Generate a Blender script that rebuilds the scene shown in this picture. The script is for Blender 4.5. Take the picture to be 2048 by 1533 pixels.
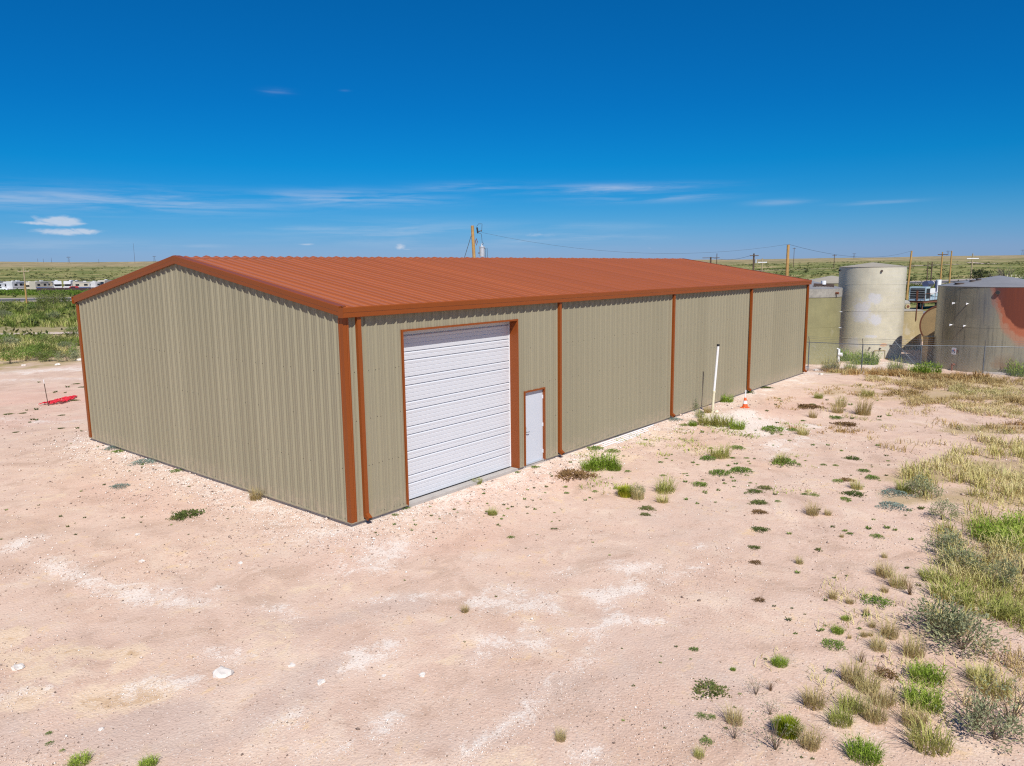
import bpy, bmesh, math, random
import numpy as np
from mathutils import Vector, Matrix

# ------------------------------------------------------------------ scene, camera, world, sun
scene = bpy.context.scene
for o in list(bpy.data.objects):
    bpy.data.objects.remove(o, do_unlink=True)
col = scene.collection
RND = random.Random(7)

YAW, PIT, ROL = 0.6935, -0.1537, -0.0114
FPX = 1483.4468                      # focal length in pixels of a 2048 wide picture
CAM = np.array([-10.1915, -13.2891, 5.7372])
_cy, _sy, _cp, _sp = math.cos(YAW), math.sin(YAW), math.cos(PIT), math.sin(PIT)
FW = np.array([_cy * _cp, _sy * _cp, _sp])
_rt = np.array([_sy, -_cy, 0.0])
_up = np.cross(_rt, FW)
_cr, _sr = math.cos(ROL), math.sin(ROL)
RT, UP = _cr * _rt + _sr * _up, -_sr * _rt + _cr * _up

cam_data = bpy.data.cameras.new('camera')
cam = bpy.data.objects.new('camera', cam_data)
col.objects.link(cam)
m = Matrix.Identity(4)
for i in range(3):
    m[i][0], m[i][1], m[i][2], m[i][3] = RT[i], UP[i], -FW[i], CAM[i]
cam.matrix_world = m
cam_data.sensor_width = 36.0
cam_data.lens = FPX / 2048 * 36.0
cam_data.clip_start, cam_data.clip_end = 0.1, 20000
scene.camera = cam

SUN_EL, SUN_HEAD = math.radians(48.5), math.radians(53)     # height; heading the light travels to
S = Vector((-math.cos(SUN_EL) * math.cos(SUN_HEAD), -math.cos(SUN_EL) * math.sin(SUN_HEAD), math.sin(SUN_EL)))
sd = bpy.data.lights.new('sun', 'SUN')
sd.energy, sd.angle, sd.color = 5.0, math.radians(0.5), (1.0, 0.955, 0.89)
sun = bpy.data.objects.new('sun', sd)
col.objects.link(sun)
sun.rotation_euler = S.to_track_quat('Z', 'Y').to_euler()
sun.location = (0, 0, 60)

scene.view_settings.view_transform = 'Standard'
scene.view_settings.look = 'None'
scene.view_settings.exposure = 0.1
scene.view_settings.gamma = 1.0
scene.view_settings.use_curve_mapping = False
scene.render.engine = 'CYCLES'
scene.cycles.use_denoising = False
scene.cycles.use_adaptive_sampling = False
scene.cycles.sample_clamp_indirect = 4.0
scene.cycles.filter_width = 1.2
scene.cycles.max_bounces = 6


def px_ray(px, py):
    return FW + RT * (px - 1024) / FPX - UP * (py - 766.5) / FPX


class NT:
    """small node helper"""
    def __init__(s, tree):
        s.t = tree

    def n(s, kind, **kw):
        nd = s.t.nodes.new(kind)
        for k, v in kw.items():
            setattr(nd, k, v)
        return nd

    def put(s, sock, v):
        if v is None:
            return
        if hasattr(v, 'is_output'):
            s.t.links.new(v, sock)
        else:
            if hasattr(sock.default_value, '__len__') and not hasattr(v, '__len__'):
                v = [v] * len(sock.default_value)
            if hasattr(v, '__len__') and len(sock.default_value) == 4 and len(v) == 3:
                v = (*v, 1.0)
            sock.default_value = v

    def math(s, op, a, b=None, c=None, clamp=False):
        nd = s.n('ShaderNodeMath', operation=op)
        nd.use_clamp = clamp
        for i, v in enumerate((a, b, c)):
            if v is not None:
                s.put(nd.inputs[i], v)
        return nd.outputs[0]

    def mix(s, fac, a, b, blend='MIX'):
        nd = s.n('ShaderNodeMix', data_type='RGBA', blend_type=blend)
        s.put(nd.inputs['Factor'], fac)
        s.put(nd.inputs[6], a)
        s.put(nd.inputs[7], b)
        return nd.outputs[2]

    def noise(s, vec, scale, detail=4, rough=0.55, dist=0.0):
        nd = s.n('ShaderNodeTexNoise')
        s.put(nd.inputs['Vector'], vec)
        nd.inputs['Scale'].default_value = scale
        nd.inputs['Detail'].default_value = detail
        nd.inputs['Roughness'].default_value = rough
        nd.inputs['Distortion'].default_value = dist
        return nd.outputs['Fac']

    def step(s, v, lo, hi):
        nd = s.n('ShaderNodeMapRange', interpolation_type='SMOOTHSTEP')
        s.put(nd.inputs[0], v)
        nd.inputs[1].default_value, nd.inputs[2].default_value = lo, hi
        return nd.outputs[0]

    def ramp(s, v, stops):
        nd = s.n('ShaderNodeValToRGB')
        s.put(nd.inputs[0], v)
        e = nd.color_ramp.elements
        while len(e) < len(stops):
            e.new(0.5)
        for el, (p, c) in zip(e, stops):
            el.position, el.color = p, (*c, 1.0)
        return nd.outputs[0]

    def attr(s, name):
        return s.n('ShaderNodeAttribute', attribute_name=name).outputs['Fac']

    def comb(s, x, y, z):
        nd = s.n('ShaderNodeCombineXYZ')
        for i, v in enumerate((x, y, z)):
            s.put(nd.inputs[i], v)
        return nd.outputs[0]

    def scale(s, vec, k):
        nd = s.n('ShaderNodeVectorMath', operation='MULTIPLY')
        s.put(nd.inputs[0], vec)
        nd.inputs[1].default_value = k
        return nd.outputs[0]


world = bpy.data.worlds.new('World')
scene.world = world
world.use_nodes = True
wt = NT(world.node_tree)
world.node_tree.nodes.clear()
sky = wt.n('ShaderNodeTexSky', sky_type='NISHITA')
sky.sun_disc = False
sky.sun_elevation = SUN_EL
sky.sun_rotation = math.atan2(S.x, S.y)
sky.altitude, sky.air_density, sky.dust_density, sky.ozone_density = 1000, 1.0, 0.25, 2.2
hs = wt.n('ShaderNodeHueSaturation')
hs.inputs['Hue'].default_value = 0.497
hs.inputs['Saturation'].default_value = 1.42
hs.inputs['Value'].default_value = 0.98
wt.t.links.new(sky.outputs[0], hs.inputs['Color'])
tc = wt.n('ShaderNodeTexCoord').outputs['Generated']
sep = wt.n('ShaderNodeSeparateXYZ')
wt.put(sep.inputs[0], tc)
az = wt.math('ARCTAN2', sep.outputs[1], sep.outputs[0])
el = wt.math('ARCSINE', sep.outputs[2])


def azel(px, py):
    d = px_ray(px, py)
    return math.atan2(d[1], d[0]), math.asin(d[2] / np.linalg.norm(d))


def blob(px, py, wx, wy, sharp=1.0):
    """soft elliptical window in the sky round the direction of (px, py)"""
    a0, e0 = azel(px, py)
    da = wt.math('DIVIDE', wt.math('SUBTRACT', az, a0), wx / FPX)
    de = wt.math('DIVIDE', wt.math('SUBTRACT', el, e0), wy / FPX)
    r2 = wt.math('ADD', wt.math('MULTIPLY', da, da), wt.math('MULTIPLY', de, de))
    return wt.math('EXPONENT', wt.math('MULTIPLY', r2, -sharp))


streak_vec = wt.comb(wt.math('MULTIPLY', az, 7.0), wt.math('MULTIPLY', el, 95.0), 0.37)
streak = wt.noise(streak_vec, 1.0, 6, 0.62, 0.35)
streak = wt.step(streak, 0.33, 0.70)
fluff = wt.noise(wt.comb(wt.math('MULTIPLY', az, 46.0), wt.math('MULTIPLY', el, 120.0), 2.1), 1.0, 5, 0.6, 0.6)
cir = None
for (bx, by, wx, wy, k) in [(700, 398, 170, 14, .85), (1210, 378, 150, 8, 1.0), (1290, 394, 130, 9, .75), (960, 378, 120, 10, .5),
                            (190, 403, 300, 20, .85), (300, 414, 160, 9, .5), (790, 466, 220, 20, .55), (960, 478, 260, 18, .5),
                            (1170, 476, 120, 7, .7), (640, 457, 90, 7, .6), (1190, 455, 120, 8, .35), (1560, 405, 50, 5, .45),
                            (1755, 405, 60, 4, .45), (553, 184, 22, 5, .28), (690, 182, 8, 2, .2), (100, 490, 200, 12, .35), (410, 493, 40, 4, .5)]:
    b = wt.math('MULTIPLY', blob(bx, by, wx, wy), k)
    cir = b if cir is None else wt.math('MAXIMUM', cir, b)
cirrus = wt.math('MULTIPLY', cir, streak)
cum = None
for (bx, by, wx, wy, k) in [(118, 443, 34, 10, 1.0), (100, 447, 70, 3.5, .85), (140, 464, 58, 6.5, .95), (75, 436, 20, 8, .45),
                            (607, 489, 24, 3, .6), (800, 494, 13, 7, .7), (818, 499, 26, 2, .5), (1080, 470, 50, 7, .45), (755, 503, 22, 7, .4),
                            (1300, 497, 30, 6, .3), (530, 505, 16, 8, .25)]:
    b = wt.math('MULTIPLY', blob(bx, by, wx, wy, 0.9), k)
    cum = b if cum is None else wt.math('MAXIMUM', cum, b)
cumulus = wt.step(wt.math('MULTIPLY', cum, wt.math('ADD', wt.math('MULTIPLY', fluff, 2.3), -0.22)), 0.28, 0.85)
hazeband = wt.math('MULTIPLY', wt.step(el, 0.10, -0.01), 0.34)
skyc = wt.mix(hazeband, hs.outputs[0], (3.3, 5.0, 8.2))
tint = wt.ramp(wt.math('DIVIDE', el, 0.5, clamp=True), [(0.0, (.40, .56, .98)), (.04, (.38, .56, .97)), (.105, (.23, .55, .92)), (.185, (.085, .56, .93)),
                                                        (.26, (.03, .60, .94)), (.40, (.03, .63, .96)), (.68, (.06, .74, 1.0))])
skyc = wt.mix(1.0, skyc, tint, 'MULTIPLY')
skyc = wt.mix(wt.math('MULTIPLY', cirrus, 0.58), skyc, (6.6, 7.2, 8.6))
skyc = wt.mix(wt.math('MULTIPLY', cumulus, 0.62), skyc, (8.0, 8.2, 9.0))
bg = wt.n('ShaderNodeBackground')
wt.put(bg.inputs['Color'], skyc)
bg.inputs['Strength'].default_value = 0.085
wo = wt.n('ShaderNodeOutputWorld')
wt.t.links.new(bg.outputs[0], wo.inputs['Surface'])


# ------------------------------------------------------------------ materials
def new_mat(name):
    mt = bpy.data.materials.new(name)
    mt.use_nodes = True
    mt.node_tree.nodes.clear()
    t = NT(mt.node_tree)
    bs = t.n('ShaderNodeBsdfPrincipled')
    out = t.n('ShaderNodeOutputMaterial')
    mt.node_tree.links.new(bs.outputs[0], out.inputs['Surface'])
    return mt, t, bs, out


def mat(name, c, rough=0.6, metal=0.0, var=0.12, scale=3.0, spec=0.5, bump=0.0, bscale=40.0, stain=None, streaks=0.0):
    mt, t, bs, out = new_mat(name)
    co = t.n('ShaderNodeTexCoord').outputs['Object']
    n1 = t.noise(co, scale, 5, 0.6)
    n2 = t.noise(co, scale * 7, 3, 0.6)
    f = t.math('ADD', t.math('MULTIPLY', n1, 0.65), t.math('MULTIPLY', n2, 0.35))
    lo = tuple(x * (1 - var) for x in c)
    hi = tuple(min(1, x * (1 + var)) for x in c)
    cc = t.ramp(f, [(0.3, lo), (0.7, hi)])
    if streaks:
        sv = t.noise(t.scale(co, (6, 6, 0.35)), 1.6, 4, 0.65)
        cc = t.mix(t.math('MULTIPLY', t.step(sv, 0.5, 0.75), streaks), cc, tuple(x * 0.55 for x in c))
    if stain:
        sn = t.step(t.noise(co, stain[1], 6, 0.65, 0.4), stain[2], stain[2] + 0.14)
        cc = t.mix(t.math('MULTIPLY', sn, stain[3]), cc, stain[0])
    t.put(bs.inputs['Base Color'], cc)
    bs.inputs['Roughness'].default_value = rough
    bs.inputs['Metallic'].default_value = metal
    bs.inputs['Specular IOR Level'].default_value = spec
    if bump:
        b = t.n('ShaderNodeBump')
        b.inputs['Strength'].default_value = bump
        b.inputs['Distance'].default_value = 0.01
        t.put(b.inputs['Height'], t.noise(co, bscale, 4, 0.6))
        t.t.links.new(b.outputs[0], bs.inputs['Normal'])
    return mt


def leaf_mat(name, c1, c2, c3=None, scale=9.0, trans=0.25):
    """foliage: colour differs from leaf to leaf and from plant to plant"""
    mt, t, bs, out = new_mat(name)
    co = t.n('ShaderNodeTexCoord').outputs['Object']
    oi = t.n('ShaderNodeObjectInfo').outputs['Random']
    n = t.noise(co, scale, 3, 0.7)
    n = t.math('ADD', n, t.math('MULTIPLY', t.math('SUBTRACT', oi, 0.5), 0.28))
    st = [(0.36, c1), (0.62, c2)]
    if c3:
        st.append((0.72, c3))
    cc = t.ramp(n, st)
    t.put(bs.inputs['Base Color'], cc)
    bs.inputs['Roughness'].default_value = 0.65
    bs.inputs['Specular IOR Level'].default_value = 0.25
    tr = t.n('ShaderNodeBsdfTranslucent')
    t.put(tr.inputs['Color'], cc)
    mx = t.n('ShaderNodeMixShader')
    mx.inputs[0].default_value = trans
    t.t.links.new(bs.outputs[0], mx.inputs[1])
    t.t.links.new(tr.outputs[0], mx.inputs[2])
    t.t.links.new(mx.outputs[0], out.inputs['Surface'])
    return mt


def attr_leaf_mat(name, stops, trans=0.2):
    """foliage of a joined stand: the colour comes from each clump's own number"""
    mt, t, bs, out = new_mat(name)
    co = t.n('ShaderNodeTexCoord').outputs['Object']
    n = t.math('ADD', t.attr('tone'), t.math('MULTIPLY', t.math('SUBTRACT', t.noise(co, 2.5, 3, 0.7), 0.5), 0.4))
    cc = t.ramp(n, stops)
    t.put(bs.inputs['Base Color'], cc)
    bs.inputs['Roughness'].default_value = 0.7
    bs.inputs['Specular IOR Level'].default_value = 0.2
    tr = t.n('ShaderNodeBsdfTranslucent')
    t.put(tr.inputs['Color'], cc)
    mx = t.n('ShaderNodeMixShader')
    mx.inputs[0].default_value = trans
    t.t.links.new(bs.outputs[0], mx.inputs[1])
    t.t.links.new(tr.outputs[0], mx.inputs[2])
    t.t.links.new(mx.outputs[0], out.inputs['Surface'])
    return mt


M = {}


def siding(name, c, rough, spec, dust):
    """painted sheet: every panel a shade of its own, faint run marks, soil splashed on the foot"""
    mt, t, bs, out = new_mat(name)
    co = t.n('ShaderNodeTexCoord').outputs['Object']
    oi = t.n('ShaderNodeObjectInfo').outputs['Random']
    f = t.math('ADD', t.math('MULTIPLY', t.noise(co, .6, 5, .6), .5), t.math('MULTIPLY', oi, .5))
    cc = t.ramp(f, [(.25, tuple(x * .955 for x in c)), (.75, tuple(x * 1.045 for x in c))])
    run = t.noise(t.scale(co, (9, 9, .5) if dust else (9, .5, 1)), 1.0, 5, .7)
    cc = t.mix(t.math('MULTIPLY', t.step(run, .54, .74), .13), cc, tuple(x * .72 for x in c))
    if dust:
        sp = t.n('ShaderNodeSeparateXYZ')
        t.put(sp.inputs[0], co)
        n = t.noise(co, 5.0, 6, .75)
        d = t.math('MULTIPLY', t.step(sp.outputs[2], .55, .0), t.step(n, .34, .66))
        cc = t.mix(t.math('MULTIPLY', d, .38), cc, (.46, .34, .255))
    t.put(bs.inputs['Base Color'], cc)
    t.put(bs.inputs['Roughness'], t.math('ADD', rough - .05, t.math('MULTIPLY', f, .12)))
    bs.inputs['Specular IOR Level'].default_value = spec
    return mt


M['wall'] = siding('tan_siding', (.268, .240, .163), .38, .5, True)
M['roof'] = siding('terracotta_roof_steel', (.405, .124, .045), .34, .6, False)
M['trim'] = mat('rust_brown_trim', (.235, .055, .007), .40, var=.05, scale=1.0, spec=.4)
M['concrete'] = mat('concrete', (.40, .37, .34), .85, var=.18, scale=2.5, bump=.3)
M['white_door'] = mat('white_door_steel', (.59, .605, .635), .4, var=.02, scale=1.0)
M['entry_door'] = mat('grey_white_door', (.54, .57, .62), .45, var=.02, scale=2.0)
M['black'] = mat('black_rubber', (.02, .02, .022), .6, var=.2)
M['steel'] = mat('brushed_steel', (.45, .45, .46), .35, .8, var=.1)
M['screw'] = mat('dark_screw', (.10, .085, .07), .5, .3, var=.1)
M['galv'] = mat('galvanised_steel', (.16, .18, .20), .5, .55, var=.15, scale=6)
M['pvc'] = mat('white_plastic_pipe', (.78, .77, .76), .4, var=.04, scale=4)
M['pvc_old'] = mat('yellowed_plastic_pipe', (.68, .62, .44), .5, var=.08, scale=6)
M['orange'] = mat('orange_plastic', (.70, .12, .025), .5, var=.12, scale=8)
M['white'] = mat('white_paint', (.76, .77, .79), .5, var=.05)
M['rock'] = mat('pale_limestone', (.66, .60, .54), .9, var=.15, scale=8, bump=.6, bscale=30)
M['wood_pole'] = mat('weathered_pole_wood', (.42, .25, .085), .8, var=.35, scale=1.2, streaks=.5)
M['dark_pole'] = mat('creosoted_pole_wood', (.10, .065, .045), .85, var=.3, scale=1.5)
M['pale_pole'] = mat('bleached_pole_wood', (.36, .29, .17), .85, var=.3, scale=1.5)
M['wire'] = mat('dark_cable', (.05, .055, .06), .6, var=.1)
M['gutter'] = M['trim']
M['asphalt'] = mat('road_asphalt', (.085, .08, .082), .9, var=.2, scale=.3)
M['line_paint'] = mat('road_line_paint', (.6, .58, .5), .8, var=.1)
M['grey_metal'] = mat('pale_grey_metal', (.50, .52, .55), .45, .3, var=.1)
M['glass'] = mat('dark_window_glass', (.02, .025, .03), .12, var=.1)
M['rv_beige'] = mat('motorhome_beige', (.46, .42, .34), .45, var=.08)
M['rv_white'] = mat('motorhome_white', (.55, .55, .56), .4, var=.05, scale=.7)
M['rv_blue'] = mat('motorhome_blue_stripe', (.10, .18, .38), .45, var=.1)
M['rv_grey'] = mat('motorhome_grey_stripe', (.33, .35, .38), .45, var=.1)
M['maroon'] = mat('dark_maroon_fence_sheet', (.055, .028, .035), .7, var=.2)
M['red'] = mat('red_paint', (.5, .03, .03), .45, var=.1)
M['netting'] = mat('red_plastic_netting', (.62, .02, .035), .5, var=.2, scale=8)
M['twig'] = mat('grey_brown_twig', (.17, .12, .075), .9, var=.3, scale=12)
M['bark'] = mat('grey_bark', (.16, .13, .10), .9, var=.3, scale=5)


# ------------------------------------------------------------------ mesh builder
class MB:
    def __init__(s):
        s.v, s.f = [], []

    def add(s, vs, fs):
        o = len(s.v)
        s.v.extend([tuple(map(float, p)) for p in vs])
        s.f.extend([tuple(i + o for i in f) for f in fs])
        return s

    def box(s, a, b):
        (x0, y0, z0), (x1, y1, z1) = a, b
        return s.add([(x0, y0, z0), (x1, y0, z0), (x1, y1, z0), (x0, y1, z0), (x0, y0, z1), (x1, y0, z1), (x1, y1, z1), (x0, y1, z1)],
                     [(0, 3, 2, 1), (4, 5, 6, 7), (0, 1, 5, 4), (1, 2, 6, 5), (2, 3, 7, 6), (3, 0, 4, 7)])

    def tube(s, pts, r, n=8, cap=True):
        pts = [Vector(p) for p in pts]
        rs = r if hasattr(r, '__len__') else [r] * len(pts)
        rings = []
        ref = None
        for i, p in enumerate(pts):
            d = (pts[min(i + 1, len(pts) - 1)] - pts[max(i - 1, 0)]).normalized()
            if ref is None:
                ref = Vector((0, 0, 1)) if abs(d.z) < 0.9 else Vector((1, 0, 0))
            a = (ref - d * ref.dot(d)).normalized()
            b = d.cross(a)
            ref = a
            rings.append([p + (a * math.cos(2 * math.pi * k / n) + b * math.sin(2 * math.pi * k / n)) * rs[i] for k in range(n)])
        vs = [q for rg in rings for q in rg]
        fs = []
        for i in range(len(pts) - 1):
            for k in range(n):
                k2 = (k + 1) % n
                fs.append((i * n + k, i * n + k2, (i + 1) * n + k2, (i + 1) * n + k))
        if cap:
            fs.append(tuple(range(n - 1, -1, -1)))
            fs.append(tuple((len(pts) - 1) * n + k for k in range(n)))
        return s.add(vs, fs)

    def lathe(s, prof, n=32, c=(0, 0, 0), a0=0.0, a1=None):
        full = a1 is None
        cnt = n if full else n + 1
        vs, fs = [], []
        for (r, z) in prof:
            for k in range(cnt):
                a = a0 + (2 * math.pi if full else (a1 - a0)) * k / n
                vs.append((c[0] + r * math.cos(a), c[1] + r * math.sin(a), c[2] + z))
        for i in range(len(prof) - 1):
            for k in range(n):
                k2 = (k + 1) % cnt
                fs.append((i * cnt + k, i * cnt + k2, (i + 1) * cnt + k2, (i + 1) * cnt + k))
        return s.add(vs, fs)

    def prism(s, poly, p0, ax_u, ax_v, ax_w, length):
        """polygon (u, v) in the plane ax_u, ax_v at p0, pulled along ax_w by length, closed"""
        p0, ax_u, ax_v, ax_w = map(Vector, (p0, ax_u, ax_v, ax_w))
        n = len(poly)
        a = [p0 + ax_u * u + ax_v * v for u, v in poly]
        b = [q + ax_w * length for q in a]
        fs = [(k, (k + 1) % n, n + (k + 1) % n, n + k) for k in range(n)]
        fs += [tuple(range(n - 1, -1, -1)), tuple(range(n, 2 * n))]
        return s.add(a + b, fs)

    def mesh(s, name, mt, smooth=None):
        me = bpy.data.meshes.new(name)
        me.from_pydata(s.v, [], s.f)
        bm = bmesh.new()
        bm.from_mesh(me)
        bmesh.ops.recalc_face_normals(bm, faces=bm.faces)
        bm.to_mesh(me)
        bm.free()
        if mt:
            me.materials.append(mt)
        if smooth:
            me.polygons.foreach_set('use_smooth', [True] * len(me.polygons))
            me.set_sharp_from_angle(angle=math.radians(smooth))
        me.update()
        return me

    def build(s, name, mt, parent=None, smooth=None, loc=None):
        return link(name, s.mesh(name, mt, smooth), parent, loc)


def link(name, me, parent=None, loc=None, rz=0.0, sc=None):
    o = bpy.data.objects.new(name, me)
    col.objects.link(o)
    if parent is not None:
        o.parent = parent
    if loc is not None:
        o.location = loc
    if rz:
        o.rotation_euler = (0, 0, rz)
    if sc is not None:
        o.scale = (sc, sc, sc) if not hasattr(sc, '__len__') else sc
    return o


def tag(o, label=None, cat=None, group=None, kind=None):
    for k, v in (('label', label), ('category', cat), ('group', group), ('kind', kind)):
        if v:
            o[k] = v
    return o


def thing(name, label, cat, loc=(0, 0, 0), rz=0.0, group=None):
    o = bpy.data.objects.new(name, None)
    o.empty_display_size = 0.3
    col.objects.link(o)
    o.location = loc
    o.rotation_euler = (0, 0, rz)
    return tag(o, label, cat, group)


def np_mesh(name, verts, faces, mt, tone=None):
    """fast mesh: verts (n,3), faces (m,3) or (m,4)"""
    verts = np.asarray(verts, np.float32)
    faces = np.asarray(faces, np.int32)
    me = bpy.data.meshes.new(name)
    me.vertices.add(len(verts))
    me.vertices.foreach_set('co', verts.ravel())
    k = faces.shape[1]
    me.loops.add(faces.size)
    me.loops.foreach_set('vertex_index', faces.ravel())
    me.polygons.add(len(faces))
    me.polygons.foreach_set('loop_start', np.arange(0, faces.size, k, dtype=np.int32))
    me.update(calc_edges=True)
    if tone is not None:
        at = me.attributes.new('tone', 'FLOAT', 'POINT')
        at.data.foreach_set('value', np.asarray(tone, np.float32))
    if mt:
        me.materials.append(mt)
    return me


# ------------------------------------------------------------------ the lie of the land
def vnoise(x, y, sc, seed=0):
    x, y = np.asarray(x, float) * sc + seed * 17.3, np.asarray(y, float) * sc + seed * 9.1
    ix, iy = np.floor(x).astype(np.int64), np.floor(y).astype(np.int64)
    fx, fy = x - ix, y - iy
    fx, fy = fx * fx * (3 - 2 * fx), fy * fy * (3 - 2 * fy)

    def hsh(a, b):
        h = (a * 374761393 + b * 668265263 + seed * 974711) & 0xFFFFFFFF
        h = ((h ^ (h >> 13)) * 1274126177) & 0xFFFFFFFF
        return ((h ^ (h >> 16)) & 0xFFFF) / 65535.0
    a, b, c, d = hsh(ix, iy), hsh(ix + 1, iy), hsh(ix, iy + 1), hsh(ix + 1, iy + 1)
    return (a * (1 - fx) + b * fx) * (1 - fy) + (c * (1 - fx) + d * fx) * fy


def sstep(v, a, b):
    t = np.clip((v - a) / (b - a), 0, 1)
    return t * t * (3 - 2 * t)


L, W = 30.48, 14.56                  # building footprint: x 0..L, y 0..W
HE, HR = 4.88, 6.14                  # eave, ridge
SLOPE = (HR - 4.893) / (W / 2 + 0.1)


def height(x, y):
    x, y = np.asarray(x, float), np.asarray(y, float)
    dx = np.maximum(np.maximum(-x, x - L), 0)
    dy = np.maximum(np.maximum(-y, y - W), 0)
    db = np.hypot(dx, dy)
    d = np.hypot(x - CAM[0], y - CAM[1])
    near = 1 - sstep(d, 40, 90)
    z = -0.10 - 0.50 * sstep(x + 0.35 * y, 31.0, 36.0)
    out = sstep(db, 0.3, 3.0)
    z = z + out * near * (0.16 * (vnoise(x, y, 0.16, 1) - .5) + 0.06 * (vnoise(x, y, 0.7, 2) - .5) + 0.03 * (vnoise(x, y, 2.2, 3) - .5))
    z = z - 0.05 * sstep(db, 0.2, 6) * near
    # low mound of white gravel beside the cone
    z = z + 0.13 * np.exp(-(((x - 18.4) / 1.5) ** 2 + ((y + 1.9) / 1.0) ** 2))
    # shallow tyre ruts sweeping past the near corner
    rr = np.hypot(x + 16.5, y - 2.5)
    for r0 in (11.2, 13.0):
        z = z - 0.030 * near * np.exp(-((rr - r0) / 0.16) ** 2)
    z = z + (1 - near) * 0.5 * (vnoise(x, y, 0.035, 4) - .5) * (1 - sstep(d, 120, 170) * (1 - sstep(d, 300, 420)))
    az_ = np.arctan2(y - CAM[1], x - CAM[0]) - YAW
    A = 53 - 17 * sstep(-az_, -0.25, 0.30) + 7 * (vnoise(az_ * 9, az_ * 0, 1.0, 5) - .5)
    t = np.clip((d - 300) / 3300, 0, 1.0)
    z = z + A * t ** 1.3 + sstep(d, 350, 900) * 5 * (vnoise(x, y, 0.004, 6) - .5)
    z = z - 30 * np.clip((d - 3600) / 4000, 0, 2)
    return z


def hz(x, y):
    return float(height(x, y))


def G(px, py):
    """the point of the ground that the photograph shows at (px, py)"""
    d = px_ray(px, py)
    z = -0.15
    p = None
    for _ in range(6):
        t = (z - CAM[2]) / min(d[2], -1e-4)
        p = CAM + d * t
        z = hz(p[0], p[1])
    return np.array([p[0], p[1], z])


def at_depth(px, depth):
    """ground point at a given distance along the view, under column px"""
    p = CAM + FW * depth / _cp + RT * (px - 1024) / FPX * depth
    q = CAM[:2] + np.array([_cy, _sy]) * depth + np.array([_sy, -_cy]) * (px - 1024) / FPX * depth
    return np.array([q[0], q[1], hz(q[0], q[1])])


def axis_coords(lo, hi, st, far, g=1.065):
    c = list(np.arange(lo, hi + 1e-6, st))
    s_, v = st, hi
    while v < far:
        s_ *= g
        v += s_
        c.append(v)
    s_, v = st, lo
    pre = []
    while v > -far:
        s_ *= g
        v -= s_
        pre.append(v)
    return np.array(pre[::-1] + c)


gx = axis_coords(-13.5, 40.0, 0.17, 7500)
gy = axis_coords(-16.0, 27.0, 0.17, 7500)
GX, GY = np.meshgrid(gx, gy, indexing='ij')
GZ = height(GX, GY)
nx, ny = GX.shape
idx = np.arange(nx * ny).reshape(nx, ny)
gf = np.stack([idx[:-1, :-1].ravel(), idx[1:, :-1].ravel(), idx[1:, 1:].ravel(), idx[:-1, 1:].ravel()], 1)
gv = np.stack([GX.ravel(), GY.ravel(), GZ.ravel()], 1)


# masks of what lies on the ground, as attributes of the sheet
def seg_mask(p, q, w):
    """1 on the line p-q on the ground, fading over w metres"""
    p, q = np.array(p[:2]), np.array(q[:2])
    d = q - p
    X, Y = GX - p[0], GY - p[1]
    wob = 0.7 * w * (vnoise(GX, GY, 1.1, 11) - .5) * 2
    X, Y = X + wob, Y + 0.7 * w * (vnoise(GX, GY, 1.1, 12) - .5) * 2
    t = np.clip((X * d[0] + Y * d[1]) / max(1e-6, (d ** 2).sum()), 0, 1)
    r = np.hypot(X - t * d[0], Y - t * d[1])
    return np.exp(-(r / w) ** 2)


pale = np.zeros_like(GX)
ochre = np.zeros_like(GX)
grey = np.zeros_like(GX)
litter = np.zeros_like(GX)
red = np.zeros_like(GX)


def stamp(A, pts, w, k=1.0):
    ps = [G(*q) for q in pts]
    if len(ps) == 1:
        ps = ps * 2
    for a, b in zip(ps[:-1], ps[1:]):
        np.maximum(A, k * seg_mask(a, b, w), out=A)


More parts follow.
